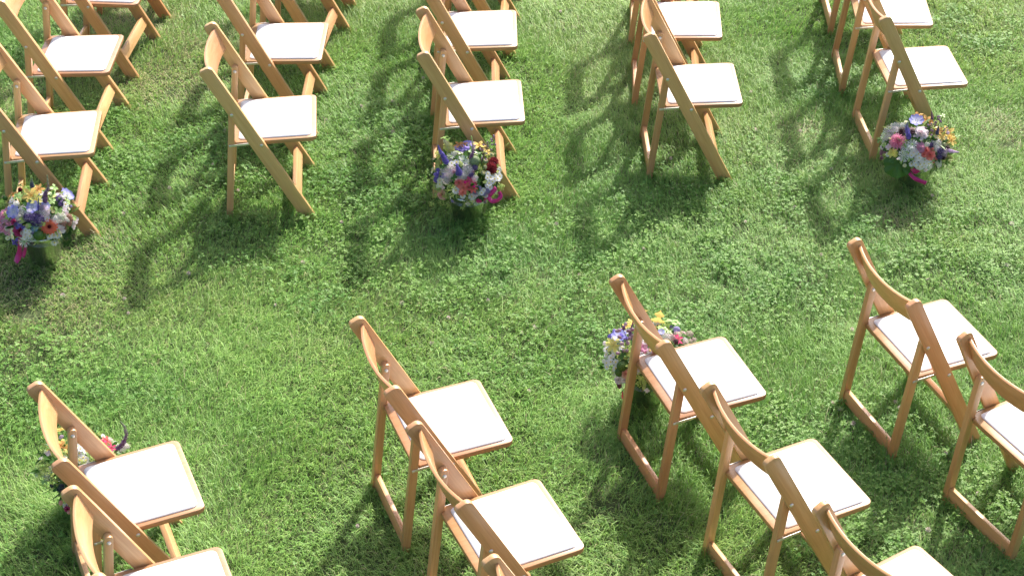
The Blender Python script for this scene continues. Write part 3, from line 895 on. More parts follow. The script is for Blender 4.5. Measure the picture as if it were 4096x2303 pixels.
# bouquet with the orange zinnia
b = Bouquet((0, 690, .26235), (-2.022, 6.792), 'garden bouquet with orange zinnia, purple plume and pink peony by the magenta ribbon', 'shiny metal bucket holding the orange zinnia bouquet')
b.foliage(); b.filler()
b.add('lily', 'gold', (470, 350, 235)); b.add('lily', 'yellow', (555, 420, 170)); b.add('lily', 'orange', (590, 255, 160), (205, 340, 140), grow=1.03); b.add('lily', 'yellow', (165, 400, 100))
b.add('anemone', 'blue', (500, 535, 180), (690, 510, 120)); b.add('anemone', 'deepblue', (210, 605, 180)); b.add('anemone', 'blue', (1015, 350, 200), grow=1.05)
b.spike('plum', [(690, 460), (680, 350), (740, 230), (718, 45)], 85, tipc='grey'); b.spike('slate', [(495, 250), (480, 150), (478, 50)], 70, tipc='light'); b.spike('violet', [(585, 570), (585, 480), (585, 385)], 32, tipc='grey')
b.add('umbel', 'palelilac', (365, 590, 170), (440, 610, 110), (280, 690, 110)); b.add('umbel', 'lilac', (670, 590, 180), (740, 630, 100)); b.add('cluster', 'lilac', (640, 540, 110))
b.add('cluster', 'purple', (420, 680, 150), (520, 690, 170), (610, 710, 160), (540, 760, 130), (900, 400, 120), (930, 470, 100))
b.add('rose', 'pink', (65, 650, 190), (20, 720, 140), (30, 850, 120)); b.add('scabious', 'pink', (120, 850, 180))
b.add('mantle', 'lime', (85, 630, 90), (60, 815, 80), (40, 1115, 110), (85, 480, 120), (20, 1000, 80), (780, 545, 70)); b.add('rose', 'magenta', (285, 900, 160), (215, 750, 100)); b.add('cluster', 'purple', (250, 790, 90)); b.add('iris', 'violet', (310, 810, 130), (230, 1060, 120))
b.add('daisy', 'white', (150, 515, 75), (245, 465, 75), (205, 515, 65), (180, 425, 65), (720, 705, 85), (620, 315, 85), (1000, 485, 85), (620, 430, 65))
b.add('daisy', 'white', (390, 885, 75), (345, 920, 75), (445, 900, 70), (400, 945, 75), (455, 970, 75), (375, 990, 70))
b.add('daisy', 'white', (765, 900, 90), (820, 958, 85), (755, 972, 90), (875, 965, 85), (830, 1065, 100)); b.add('daisy', 'cream', (140, 950, 95), (190, 975, 90), (190, 890, 80), (120, 1000, 70))
b.add('star', 'white', (370, 1050, 170), (480, 1010, 120)); b.add('zinnia', 'zinnia', (750, 820, 205)); b.add('artichoke', 'green', (592, 952, 190)); b.add('pod', 'light', (435, 808, 95)); b.add('star', 'sky', (535, 845, 130))
b.add('leafy', 'light', (830, 230, 140), (800, 330, 110), (795, 430, 130), (880, 590, 150), (260, 370, 150), (330, 380, 120), (110, 690, 110)); b.add('pod', 'green', (75, 390, 85), (800, 610, 90)); b.add('leafy', 'green', (400, 460, 120), (300, 200, 90))
b.add('umbel', 'white', (915, 680, 175), (840, 710, 120)); b.add('hydrangea', 'palepink', (850, 810, 130), (925, 865, 130), (1150, 722, 110), (1120, 815, 100), (1010, 620, 90), (985, 560, 80), (830, 745, 100))
b.add('cluster', 'salmon', (1050, 680, 100), (1080, 720, 80), (980, 780, 110), (1055, 775, 90), (920, 760, 80), (985, 850, 70)); b.add('bud', 'darkred', (310, 275, 120))
b.add('leafy', 'dark', (1020, 960, 190), (1000, 1080, 150), (960, 900, 130), (1060, 880, 140), grow=.98)
b.ribbon([(330, 1000), (310, 1100), (290, 1250), (240, 1370)], 95, [.095, .10, .105, .12]); b.ribbon([(390, 1060), (385, 1170), (345, 1290)], 60, [.09, .092, .10], label='second tail of the magenta ribbon')
b.done()

# bouquet with the dark red dahlia
b = Bouquet((1690, 530, .2624), (-0.206, 7.172), 'garden bouquet with dark red dahlia, artichoke and blue veronica spikes', 'shiny metal bucket holding the dark red dahlia bouquet')
b.foliage(); b.filler()
b.spike('yellow', [(440, 290), (390, 200), (330, 120)], 150, name='yellow_flower_spray', tipc='cream', grow=1.0); b.add('daisy', 'yellow', (430, 180, 75), (350, 180, 70), (400, 250, 80), (455, 270, 80), (345, 230, 60), (230, 310, 80), (240, 370, 80)); b.add('leafy', 'light', (330, 80, 130), (385, 115, 90), grow=1.08)
b.spike('violet', [(380, 475), (320, 370), (270, 290), (238, 195)], 95, label='blue veronica spike'); b.spike('violet', [(568, 650), (545, 570), (522, 480)], 105); b.spike('plum', [(722, 415), (765, 320), (770, 200), (745, 55)], 60, tipc='light')
b.add('lily', 'gold', (860, 200, 190), (985, 310, 140)); b.add('lily', 'orange', (560, 195, 150), (640, 180, 100), (730, 230, 110)); b.add('scabious', 'lavender', (700, 205, 190), (575, 255, 160))
b.add('artichoke', 'grey', (795, 440, 195)); b.add('pod', 'grey', (960, 440, 85), (925, 620, 80), (1040, 350, 80), (955, 530, 70)); b.add('dahlia', 'darkred', (1080, 440, 150), (1050, 540, 170))
b.add('star', 'white', (440, 370, 140), (635, 435, 160), (600, 400, 110)); b.add('umbel', 'white', (640, 450, 130)); b.add('daisy', 'white', (520, 455, 85), (445, 470, 80))
b.add('umbel', 'lilac', (420, 590, 190), (370, 700, 170)); b.add('umbel', 'palelilac', (680, 570, 190), (620, 660, 120), (800, 700, 100)); b.add('cluster', 'purple', (800, 535, 100), (745, 645, 100)); b.add('cluster', 'mauve', (470, 600, 80), (760, 600, 70))
b.add('pod', 'green', (190, 425, 85)); b.add('leafy', 'green', (330, 520, 150), (580, 560, 130), (480, 690, 120), (620, 600, 100), (870, 330, 100), (540, 380, 100), (850, 760, 90))
b.add('mantle', 'lime', (240, 450, 150), (215, 560, 130), (190, 820, 120), (430, 830, 130), (370, 950, 150), (190, 950, 140), (140, 1080, 120), (290, 1060, 130), (390, 1085, 110), (540, 970, 100), (1200, 830, 120), (690, 920, 80), (610, 870, 70), (820, 880, 80), (260, 870, 110), (470, 940, 110), (100, 410, 90), (1150, 800, 80))
b.add('mantle', 'lime', (720, 1070, 120), (610, 1150, 90), (650, 1090, 80), grow=1.0)
b.add('iris', 'violet', (240, 650, 185)); b.add('daisy', 'cream', (150, 580, 90), (265, 735, 85), (265, 790, 85), (235, 820, 70))
b.add('daisy', 'white', (510, 880, 105), (755, 975, 105), (615, 970, 80), (995, 630, 75), (1040, 685, 85), (990, 690, 75), (1100, 705, 80), (1145, 705, 90), (1180, 665, 85), (1150, 590, 80), (1015, 775, 85), (1030, 835, 80), (985, 815, 70), (930, 880, 70), (900, 920, 70), (970, 970, 60), (1065, 750, 70), (1110, 650, 60))
b.add('rose', 'coral', (555, 765, 120)); b.add('rose', 'peach', (290, 950, 140), grow=1.06, label='peach rose'); b.add('lily', 'coral', (625, 850, 165), (665, 770, 120)); b.add('lily', 'hot', (745, 730, 130), (800, 760, 100)); b.add('rose', 'coral', (600, 900, 110), (690, 830, 90)); b.add('lily', 'red', (770, 860, 125)); b.add('bud', 'hot', (785, 825, 80), (650, 760, 80))
b.add('cluster', 'lavender', (860, 850, 80), (990, 890, 100), (800, 910, 90), (1095, 890, 60), (940, 940, 70)); b.add('leafy', 'dark', (860, 980, 130), (900, 1010, 100), (1120, 800, 110))
b.buds([(900, 470), (930, 330), (1000, 200), (1090, 60)], [(930, 170), (990, 130), (1060, 190), (1085, 60), (920, 250), (1050, 270), (975, 325), (880, 270), (1110, 155), (1060, 100), (1045, 115), (1000, 195), (905, 400), (965, 380)], 30)
b.ribbon([(815, 1035), (900, 1030), (1000, 975), (1120, 840)], 75, [.10, .105, .11, .10]); b.ribbon([(1000, 980), (1060, 1045), (1150, 1030), (1190, 970), (1165, 905)], 70, [.115, .12, .12, .11, .10], label='looped tail of the magenta ribbon')
b.done()

# bouquet with the pink dahlia and the big leaf
b = Bouquet((3470, 440, .2209), (1.848, 7.535), 'garden bouquet with hot pink dahlia, many daisies and a big scalloped green leaf', 'shiny metal bucket holding the pink dahlia bouquet', (0.165, 0.14, 0.115), 0.225)
b.foliage(); b.filler()
b.add('umbel', 'palelilac', (430, 400, 270), (350, 500, 150), (500, 350, 140)); b.add('umbel', 'white', (540, 280, 150), (640, 280, 110)); b.add('star', 'white', (480, 275, 120), (290, 490, 110))
b.add('dahlia', 'hot', (548, 565, 270), label='hot pink dahlia with pale petal edges'); b.add('cluster', 'burgundy', (630, 390, 150), (820, 400, 110), (600, 450, 90), (1440, 690, 110), (1370, 860, 100)); b.add('umbel', 'mauve', (790, 360, 120))
b.spike('violet', [(750, 525), (730, 400), (705, 280), (745, 215)], 105, tipc='grey', label='blue veronica spike'); b.add('anemone', 'blue', (885, 205, 225), grow=1.04)
b.add('lily', 'orange', (900, 110, 190), (1070, 190, 190), (1290, 375, 150), (1130, 220, 120), grow=1.03); b.add('rose', 'palepink', (960, 410, 235), (1030, 440, 120)); b.add('lily', 'gold', (1450, 420, 260), (1515, 560, 190), (1340, 500, 130), (1480, 500, 160))
b.spike('plum', [(1175, 210), (1168, 130), (1163, 35)], 48); b.spike('slate', [(1250, 440), (1275, 370), (1285, 300)], 75); b.spike('lilac', [(1450, 735), (1550, 755), (1655, 765)], 85)
b.buds([(1090, 430), (1180, 290), (1300, 95)], [(1160, 225), (1150, 380), (1180, 370), (1300, 95), (1270, 140), (1320, 160), (1250, 190), (1330, 205), (1230, 240), (1100, 290), (1060, 310), (1160, 460), (1290, 170)], 38); b.buds([(1330, 420), (1390, 350), (1440, 300)], [(1440, 300), (1410, 310), (1450, 340), (1400, 350), (1380, 390)], 30)
b.add('pod', 'green', (1215, 515, 125)); b.add('pod', 'grey', (1400, 525, 110), (1390, 635, 100)); b.add('star', 'white', (810, 625, 190), (700, 680, 180), (780, 700, 160), (660, 850, 200), (640, 780, 140))
b.add('scabious', 'mauve', (955, 640, 140), (960, 700, 130)); b.add('umbel', 'white', (1080, 625, 90), (1290, 960, 120), (1150, 1030, 90), (1300, 1010, 90)); b.add('umbel', 'palelilac', (1250, 600, 190), (1260, 700, 120)); b.add('cluster', 'purple', (1150, 635, 100), (1310, 740, 150), (1300, 850, 110)); b.add('cluster', 'lilac', (1380, 755, 140), (1390, 820, 90))
b.add('rose', 'coral', (1140, 815, 165), (1070, 730, 125), (1025, 805, 90)); b.add('bud', 'coral', (1180, 705, 80), (1240, 885, 85), (1195, 945, 75)); b.add('leafy', 'light', (1620, 470, 120), (1370, 110, 110), (220, 545, 150), (300, 640, 120), (660, 630, 110))
b.add('daisy', 'white', *[(x, y, 88) for (x, y) in ((890, 745), (835, 775), (925, 800), (800, 825), (880, 830), (855, 935), (935, 870), (970, 890), (1035, 910), (900, 890), (875, 985), (955, 985), (1025, 970), (1050, 1010), (915, 1030), (985, 1030), (795, 980), (945, 1050), (1110, 975), (1120, 910))])
b.add('lily', 'yellow', (460, 765, 190)); b.add('daisy', 'yellow', (500, 800, 100), (420, 780, 90)); b.add('leafy', 'green', (360, 580, 110), (310, 700, 110), (910, 540, 130), (1080, 515, 120), (760, 540, 110), (1100, 560, 110))
b.add('cluster', 'mauve', (270, 745, 100), (250, 790, 80), (320, 760, 70), (255, 870, 80)); b.add('hydrangea', 'palepink', (380, 670, 100), (270, 670, 90))
b.place_leaf('bigleaf', 'green', 545, 985, 520, (1, 0, .1), (-.25, -.72, .55), grow=1.04, label='large scalloped dark green leaf'); b.place_leaf('bigleaf', 'green', 470, 880, 200, (1, .2, 0), (-.1, -.3, .95), grow=1.02)
b.ribbon([(820, 1030), (870, 1090), (930, 1130)], 150, [.09, .092, .09]); b.ribbon([(760, 1140), (830, 1220), (930, 1275), (1065, 1325)], 75, [.10, .11, .115, .12], label='tail of the magenta ribbon')
b.done()

# bouquet with the curling purple spike, behind a chair
b = Bouquet((130, 1660, .2902), (-1.535, 5.182), 'garden bouquet with a curling purple spike half hidden behind a chair back', 'metal bucket of the curling purple spike bouquet, behind the slanted chair', (0.155, 0.14, 0.125))
b.foliage(); b.filler()
b.add('lily', 'gold', (400, 205, 150), (420, 390, 150), (240, 500, 120), (470, 470, 100)); b.add('lily', 'orange', (390, 420, 140), (480, 470, 110)); b.add('daisy', 'white', (630, 380, 75), (660, 460, 85), (645, 525, 80), (740, 500, 85), (735, 615, 90), (700, 580, 75)); b.add('daisy', 'cream', (650, 620, 90), (570, 450, 80), (560, 380, 80), (620, 430, 70))
b.add('mantle', 'lime', (110, 740, 160), (160, 830, 150), (700, 650, 100), (820, 600, 100), (550, 540, 110), (430, 520, 130), (100, 820, 110), (240, 760, 130), (280, 900, 130), (200, 700, 100), (130, 500, 80)); b.add('lily', 'red', (1020, 355, 130)); b.add('lily', 'hot', (1090, 450, 110), (975, 360, 90)); b.add('umbel', 'white', (1130, 400, 110)); b.add('umbel', 'lilac', (1280, 420, 120), (1230, 470, 120)); b.add('leafy', 'light', (1060, 410, 90), (780, 560, 100), (470, 370, 80), (1150, 520, 80))
b.spike('plum', [(1150, 480), (1240, 400), (1295, 280), (1270, 160), (1210, 85)], 85, tipc='grey', label='curling purple flower spike')
b.add('cluster', 'slate', (400, 985, 100), (265, 970, 65), (370, 1030, 80)); b.add('bud', 'peach', (390, 1205, 95), (505, 1330, 105)); b.add('rose', 'palepink', (465, 1250, 90)); b.add('rose', 'magenta', (480, 1300, 90))
b.add('rose', 'pink', (700, 850, 170), (900, 1000, 160)); b.add('umbel', 'palelilac', (560, 780, 180), (1000, 700, 170)); b.add('dahlia', 'hot', (850, 800, 200)); b.add('anemone', 'blue', (600, 1000, 180)); b.add('cluster', 'purple', (750, 1100, 150), (1050, 900, 140)); b.add('artichoke', 'green', (480, 850, 160))
b.add('leafy', 'green', (300, 620, 130), (530, 620, 120), (600, 700, 120), (900, 620, 110), (330, 1000, 110))
b.done()

# bouquet with the golden oak leaf, behind a chair
b = Bouquet((2390, 1220, .3039), (0.530, 5.885), 'garden bouquet with a golden oak leaf and violet iris behind a chair back', 'metal bucket holding the golden oak leaf bouquet, behind a chair', (0.185, 0.155, 0.13))
b.foliage(); b.filler()
b.place_leaf('oak', 'gold', 800, 195, 300, (.12, .1, 1), (-.15, -1, .25), grow=1.0, label='golden lobed oak leaf standing upright')
b.add('lily', 'gold', (465, 240, 160), (390, 280, 130), (630, 90, 80)); b.add('iris', 'violet', (250, 390, 200), (310, 440, 170)); b.add('anemone', 'blue', (285, 420, 180), (840, 355, 80))
b.buds([(400, 600), (390, 450), (340, 320), (370, 240)], [(370, 242), (290, 300), (260, 335), (345, 310), (460, 335), (410, 320), (460, 385), (420, 435), (320, 495), (400, 490), (350, 595), (390, 590), (290, 405), (270, 590), (480, 440)], 48)
b.spike('plum', [(425, 410), (440, 320), (475, 205)], 48); b.add('lily', 'yellow', (215, 530, 190), (190, 480, 130)); b.add('daisy', 'cream', (240, 600, 110), (180, 520, 90)); b.add('bud', 'palepink', (95, 505, 90))
b.add('daisy', 'white', (120, 580, 80), (115, 650, 85), (180, 690, 85), (175, 745, 85), (120, 760, 80), (125, 810, 75), (240, 750, 75), (240, 830, 80), (85, 735, 50), (385, 350, 70), (320, 560, 70), (625, 480, 85), (690, 600, 85), (205, 660, 60))
b.add('artichoke', 'green', (325, 800, 165), (290, 880, 140)); b.add('mantle', 'lime', (400, 570, 140), (580, 920, 170), (560, 1000, 160), (640, 980, 150), (430, 640, 120), (270, 640, 100), (720, 1000, 120), (500, 950, 120), (880, 260, 120)); b.add('scabious', 'pink', (630, 555, 140))
b.add('lily', 'hot', (1055, 450, 140)); b.add('umbel', 'mauve', (1060, 390, 110), (1135, 370, 90), (1215, 375, 95), (1275, 455, 70), (1230, 475, 80), (1165, 495, 90), (970, 420, 110)); b.add('cluster', 'lavender', (1040, 325, 100), (970, 285, 50)); b.add('cluster', 'burgundy', (1030, 480, 80)); b.add('umbel', 'palelilac', (900, 430, 130)); b.add('leafy', 'light', (980, 220, 170), (1050, 240, 100), (880, 330, 110), (940, 350, 90))
b.add('rose', 'peach', (370, 900, 110)); b.add('rose', 'palepink', (270, 980, 100), (360, 985, 80), (540, 840, 110)); b.add('umbel', 'white', (300, 1050, 100))
b.add('dahlia', 'magenta', (780, 700, 190)); b.add('rose', 'coral', (700, 850, 160)); b.add('umbel', 'lilac', (850, 560, 170), (550, 700, 160)); b.add('cluster', 'purple', (920, 700, 140)); b.add('daisy', 'yellow', (760, 450, 90))
b.add('leafy', 'green', (330, 660, 130), (470, 520, 120), (560, 620, 120), (700, 520, 110), (1100, 520, 100), (230, 720, 90))
b.ribbon([(255, 1000), (280, 1050), (305, 1090)], 60, [.10, .11, .12], c='darkred', label='dark red ribbon'); b.ribbon([(325, 1130), (330, 1180), (325, 1230)], 30, [.115, .12, .12], c='red', label='tail of the red ribbon')
b.done()

# ------------------------------------------------------------------ lawn
def vnoise(x, y, scale, seed, octaves=3):
    out = np.zeros_like(x); amp = 1.0; tot = 0.0
    for o in range(octaves):
        r = np.random.default_rng(seed * 31 + o)
        G = r.random((128, 128))
        u = x * scale * 2 ** o + 500.3; v = y * scale * 2 ** o + 731.7
        iu = np.floor(u).astype(int); iv = np.floor(v).astype(int)
        fu = u - iu; fv = v - iv
        fu = fu * fu * (3 - 2 * fu); fv = fv * fv * (3 - 2 * fv)
        a = G[iu % 128, iv % 128]; b = G[(iu + 1) % 128, iv % 128]; c = G[iu % 128, (iv + 1) % 128]; d = G[(iu + 1) % 128, (iv + 1) % 128]
        out += amp * ((a * (1 - fu) + b * fu) * (1 - fv) + (c * (1 - fu) + d * fu) * fv)
        tot += amp; amp *= 0.5
    return out / tot

def blob(x, y, spots):
    """soft union of round patches (x, y, radius), measured on the ground"""
    out = np.zeros_like(x)
    for (bx, by, r) in spots:
        d = np.hypot(x - bx, y - by) / r
        out = np.maximum(out, np.clip(1.35 - d, 0, 1))
    return out

def spots(lst):
    res = []
    for (u, v, r) in lst:          # places read off the photograph, in its 2575 px wide overview
        k = 4096 / 2575
        g = on_ground(u * k, v * k)
        res.append((g.x, g.y, r))
    return res

CLOVER_SPOTS = spots([(60, 150, .35), (230, 330, .25), (330, 440, .3), (520, 400, .4), (680, 560, .4), (900, 520, .38), (1010, 640, .4), (960, 330, .3),
    (1180, 700, .4), (1330, 640, .4), (1500, 700, .38), (1650, 560, .4), (1800, 620, .38), (1950, 700, .35), (1980, 430, .3), (1750, 830, .3), (1320, 860, .3),
    (2100, 560, .35), (2300, 640, .3), (80, 930, .28), (250, 970, .3), (130, 1050, .25), (2200, 1150, .3), (2330, 1250, .34), (2250, 1400, .34), (2480, 1330, .3),
    (2420, 560, .25), (2080, 230, .2), (2500, 700, .3), (860, 700, .3), (1950, 1080, .22), (2480, 80, .25), (1450, 860, .25)])
DRY_SPOTS = spots([(100, 800, .32), (40, 740, .26), (170, 830, .2), (420, 210, .3), (520, 130, .3), (330, 60, .3), (200, 640, .25), (2540, 330, .2), (20, 260, .2), (2250, 560, .12), (2030, 330, .12), (1700, 260, .12)])
BARE_SPOTS = spots([(1525, 1275, .085), (1860, 575, .03), (70, 790, .06), (2530, 370, .05), (2110, 470, .04)])
LUSH_SPOTS = spots([(800, 900, .6), (1100, 950, .5), (600, 1000, .6), (1400, 1050, .5), (1700, 1250, .6), (250, 1300, .4), (2200, 900, .4)])

def half_width(y):
    return 0.76 + 0.216 * y

def scatter(density, margin_in, margin_out, y0, y1):
    w = half_width(np.array([y1]))[0] + margin_out
    n = int(density * 2 * w * (y1 - y0))
    x = rng.uniform(-w, w, n); y = rng.uniform(y0, y1, n)
    h = half_width(y)
    k = (np.abs(x) < h + margin_out)
    if margin_in is not None:
        k &= ~((np.abs(x) < h + margin_in) & (y > (4.45 if margin_in < 1 else 3.6)) & (y < (9.85 if margin_in < 1 else 10.9)))
    return x[k], y[k]

def build_blades(name, x, y, width_mul=1.0, tall=1.0):
    n = len(x)
    clo = blob(x, y, CLOVER_SPOTS) * np.clip(vnoise(x, y, 5.0, 3) * 2.2 - 0.4, 0.25, 1)
    dry = blob(x, y, DRY_SPOTS) * np.clip(vnoise(x, y, 5.0, 4) * 2.4 - 0.30, 0, 1)
    bare = blob(x, y, BARE_SPOTS)
    lush = blob(x, y, LUSH_SPOTS)
    big = vnoise(x, y, 1.1, 5); mid = vnoise(x, y, 4.5, 6); small = vnoise(x, y, 16.0, 7)
    keep = rng.random(n) > (0.30 * clo + 0.85 * np.clip(bare, 0, 1) + 0.12 * dry)
    keep &= rng.random(n) < 0.62 + 0.75 * (small - 0.25)
    x, y, clo, dry, lush, big, mid, small = [a[keep] for a in (x, y, clo, dry, lush, big, mid, small)]
    n = len(x)
    L = (0.030 + 0.034 * rng.random(n) ** 1.4) * (0.62 + 0.85 * mid) * (0.80 + 0.42 * small) * (1 - 0.3 * dry) * (1 + 0.16 * lush)
    L = L * tall
    long_ = rng.random(n) < 0.012
    L = np.where(long_, L * 1.7, L)
    Wd = (0.0019 + 0.0015 * rng.random(n)) * width_mul
    # the lawn lies in swathes: the lean direction drifts over the ground
    swath = 2 * math.pi * vnoise(x, y, 0.9, 8, 2) * 1.6 + 1.2
    ang = swath + rng.normal(0, 1.15, n)
    lean = np.clip(0.48 + 0.75 * vnoise(x, y, 2.6, 9) + rng.normal(0, 0.24, n) + 0.25 * dry, 0.05, 1.35)
    dx, dy = np.cos(ang), np.sin(ang)
    side = rng.normal(0, 0.5, n) + ang + math.pi / 2
    sx, sy = np.cos(side) * Wd / 2, np.sin(side) * Wd / 2
    t1, t2 = 0.5, 1.0
    h1 = L * 0.55 * np.cos(lean * 0.55); r1 = L * 0.55 * np.sin(lean * 0.55)
    h2 = h1 + L * 0.45 * np.cos(np.clip(lean * 1.5, 0, 1.75)); r2 = r1 + L * 0.45 * np.sin(np.clip(lean * 1.5, 0, 1.75))
    z0 = np.full(n, -0.001)
    V = np.empty((n, 5, 3), np.float32)
    V[:, 0] = np.stack([x - sx, y - sy, z0], 1); V[:, 1] = np.stack([x + sx, y + sy, z0], 1)
    mx, my = x + dx * r1, y + dy * r1
    V[:, 2] = np.stack([mx + sx * .85, my + sy * .85, h1], 1); V[:, 3] = np.stack([mx - sx * .85, my - sy * .85, h1], 1)
    V[:, 4] = np.stack([x + dx * r2, y + dy * r2, np.maximum(h2, 0.003)], 1)
    # blade colours: fresh green, yellow green, blue green, straw
    c0 = np.array([0.272, 0.495, 0.092]); c1 = np.array([0.420, 0.575, 0.158]); c2 = np.array([0.150, 0.380, 0.074]); straw = np.array([0.54, 0.46, 0.27])
    k = np.clip(big * 1.5 - 0.35 + rng.normal(0, 0.28, n), 0, 1)[:, None]
    C = c0 * (1 - k) + c1 * k
    k2 = np.clip(0.30 + 0.4 * clo - 0.2 * big + rng.normal(0, 0.25, n), 0, 0.9)[:, None]
    C = C * (1 - k2) + c2 * k2
    st = (rng.random(n) < 0.03 + 0.03 * (big > .55) + 0.40 * dry)[:, None] * rng.uniform(0.5, 1.0, (n, 1))
    C = C * (1 - st) + straw * st
    C *= rng.uniform(0.78, 1.22, (n, 1))
    make_mesh_np(name, V, [(0, 1, 2), (0, 2, 3), (3, 2, 4)], C, GRASS)
    return n

def make_mesh_np(name, V, tris, C, mat):
    n, k = V.shape[0], V.shape[1]
    T = np.asarray(tris, np.int32)
    idx = (np.arange(n, dtype=np.int32)[:, None, None] * k + T[None]).reshape(-1)
    nt = n * len(T)
    me = bpy.data.meshes.new(name)
    me.vertices.add(n * k); me.vertices.foreach_set('co', V.reshape(-1))
    me.loops.add(nt * 3); me.loops.foreach_set('vertex_index', idx)
    me.polygons.add(nt)
    me.polygons.foreach_set('loop_start', np.arange(0, nt * 3, 3, dtype=np.int32))
    me.polygons.foreach_set('use_smooth', np.ones(nt, bool))
    me.update(calc_edges=True)
    a = me.attributes.new('tint', 'FLOAT_COLOR', 'POINT')
    cc = np.ones((n, k, 4), np.float32); cc[:, :, :3] = (C[:, None, :] if C.ndim == 2 else C)
    a.data.foreach_set('color', cc.reshape(-1))
    me.materials.append(mat)
    o = link(bpy.data.objects.new(name, me))
    return o

x, y = scatter(23000, None, 0.25, 4.45, 9.85)
build_blades('grass', x, y)
tag(bpy.data.objects['grass'], 'short green lawn grass growing between and under the chairs', 'grass', None, 'stuff')
# taller blades left standing against the chair feet and the buckets
fx, fy = [], []
for key, (cx, cy, th) in CHAIRS.items():
    c, s_ = math.cos(th), math.sin(th)
    for (a, b) in ((0.198, -.207), (0.198, .207), (-0.164, -.183), (-0.164, .183)):
        fx.append(cx + c * a - s_ * b + rng.normal(0, .028, 170)); fy.append(cy + s_ * a + c * b + rng.normal(0, .028, 170))
for (bx, by) in ((-2.022, 6.792), (-0.206, 7.172), (1.848, 7.535), (-1.535, 5.182), (0.530, 5.885)):
    a = rng.uniform(0, 2 * math.pi, 700); r = .064 + np.abs(rng.normal(0, .018, 700))
    fx.append(bx + r * np.cos(a)); fy.append(by + r * np.sin(a))
build_blades('grass_tufts', np.concatenate(fx), np.concatenate(fy), 1.0, 1.4)
tag(bpy.data.objects['grass_tufts'], 'taller grass blades standing against chair feet and buckets', 'grass', None, 'stuff')
x, y = scatter(6500, 0.25, 1.1, 3.6, 10.9)
build_blades('grass_margin', x, y, 1.5)
tag(bpy.data.objects['grass_margin'], 'thinner lawn grass at the outer edge of the chair rows', 'grass', None, 'stuff')

x, y = scatter(2600, 1.1, 5.0, 1.0, 16.0)
build_blades('grass_outer', x, y, 2.4, 1.1)
tag(bpy.data.objects['grass_outer'], 'open lawn grass running on beyond the chair rows', 'grass', None, 'stuff')

def build_clover():
    x, y = scatter(12000, None, 0.3, 4.45, 9.85)
    clo = blob(x, y, CLOVER_SPOTS)
    cl = np.clip(vnoise(x, y, 5.0, 3) * 2.2 - 0.4, 0.0, 1)
    clump = np.clip(vnoise(x, y, 13.0, 21) * 2.4 - 0.65, 0, 1)
    k = rng.random(len(x)) < clo * cl * clump * 0.95 + 0.012
    x, y = x[k], y[k]; n = len(x)
    hgt = (0.022 + 0.028 * vnoise(x, y, 13.0, 21)) * rng.uniform(0.75, 1.3, n)
    size = rng.uniform(0.0040, 0.0082, n)
    rot = rng.uniform(0, 2 * math.pi, n)
    tilt = np.clip(np.abs(rng.normal(0.35, 0.3, n)), 0, 1.1); ta = rng.uniform(0, 2 * math.pi, n)
    # one trefoil: three folded, notched leaflets
    base = []
    tris = []
    for j in range(3):
        a = j * 2 * math.pi / 3
        ca, sa = math.cos(a), math.sin(a)
        pts = [(0.04, 0, 0), (0.55, -0.52, 0.16), (1.12, -0.42, 0.20), (1.08, 0, 0.03), (1.12, 0.42, 0.20), (0.55, 0.52, 0.16)]
        b = len(base)
        for (px_, py_, pz_) in pts: base.append((ca * px_ - sa * py_, sa * px_ + ca * py_, pz_))
        tris += [(b, b + 1, b + 3), (b + 1, b + 2, b + 3), (b, b + 3, b + 5), (b + 3, b + 4, b + 5)]
    B = np.array(base)                                           # (18, 3)
    P = B[None] * size[:, None, None]
    c, s = np.cos(rot)[:, None], np.sin(rot)[:, None]
    X = P[..., 0] * c - P[..., 1] * s; Y = P[..., 0] * s + P[..., 1] * c; Z = P[..., 2]
    gx, gy = np.cos(ta)[:, None], np.sin(ta)[:, None]
    Z = Z + (X * gx + Y * gy) * np.tan(tilt)[:, None]
    V = np.stack([X + x[:, None], Y + y[:, None], Z + hgt[:, None]], -1).astype(np.float32)
    g = vnoise(x, y, 3.0, 33)
    c0 = np.array([0.115, 0.280, 0.048]); c1 = np.array([0.225, 0.390, 0.080])
    kk = np.clip(g * 1.4 - 0.2 + rng.normal(0, 0.25, n), 0, 1)[:, None]
    C = (c0 * (1 - kk) + c1 * kk) * rng.uniform(0.8, 1.2, (n, 1))
    o = make_mesh_np('clover', V, tris, C, CLOVER)
    tag(o, 'white clover leaves spreading through the lawn in patches', 'clover', None, 'stuff')
    return n
build_clover()

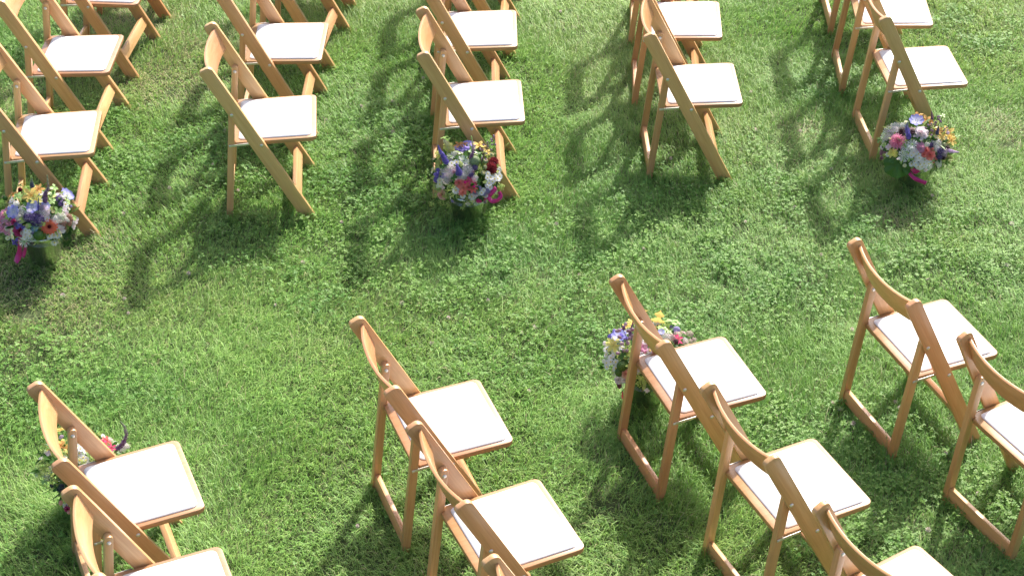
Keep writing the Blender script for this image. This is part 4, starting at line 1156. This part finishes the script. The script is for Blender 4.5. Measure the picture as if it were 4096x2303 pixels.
# clover blossoms: small pale heads standing in the lawn
def blossom_mesh():
    b = FB()
    rr = random.Random(5)
    for i in range(26):
        z = 1 - 1.75 * (i + .5) / 26; r = math.sqrt(max(0, 1 - z * z)); a = i * 2.4
        d = Vector((r * math.cos(a), r * math.sin(a), z))
        b.petal(Vector((0, 0, 0.026)) + d * 0.0015, d, 0.0072, 0.0030, cup=0.1, col=(0.72, 0.66, 0.60) if rr.random() < .7 else (0.66, 0.50, 0.47))
    b.tube([Vector((0, 0, -0.002)), Vector((0.001, 0, 0.015)), Vector((0, 0, 0.027))], 0.0010, (0.10, 0.20, 0.05), 4)
    return b.mesh('clover_blossom', PETAL)
bl = blossom_mesh()
BLO = [(988, 252), (905, 268), (1405, 30), (315, 540), (860, 558), (150, 1010), (990, 330), (1060, 195), (690, 770), (310, 750), (322, 790), (2105, 990), (2250, 1010), (2260, 1028), (2118, 1030), (2090, 1010),
       (2318, 862), (2345, 490), (2010, 330), (1870, 560), (2085, 425), (1690, 400), (1330, 985), (1905, 330), (1980, 380), (2530, 665), (2330, 700), (1125, 800), (1230, 755), (1460, 690), (1310, 840),
       (1350, 820), (2330, 1330), (2150, 1060), (2290, 1200), (2460, 1240), (2200, 1290), (2380, 1140), (900, 1320), (1180, 940), (2000, 520), (1620, 630), (1180, 250), (560, 330), (640, 255), (540, 415),
       (600, 480), (820, 300), (2540, 560), (1890, 230), (160, 740), (420, 470), (760, 660), (1010, 760), (1540, 850), (1700, 800), (2140, 830), (2060, 640), (1400, 560), (1290, 600), (1090, 860), (480, 690)]
rb = random.Random(9)
for (u, v) in BLO:
    g = on_ground(u * 4096 / 2575, v * 4096 / 2575, 0.028)
    o = bpy.data.objects.new('clover_blossom', bl)
    o.location = (g.x, g.y, 0.0)
    o.rotation_euler = (rb.uniform(-.3, .3), rb.uniform(-.3, .3), rb.uniform(0, 6.28))
    k = rb.uniform(0.85, 1.35); o.scale = (k, k, rb.uniform(.95, 1.3))
    link(o)
    tag(o, 'tiny round whitish clover blossom standing in the lawn', 'clover blossom', 'clover blossoms dotted over the lawn')
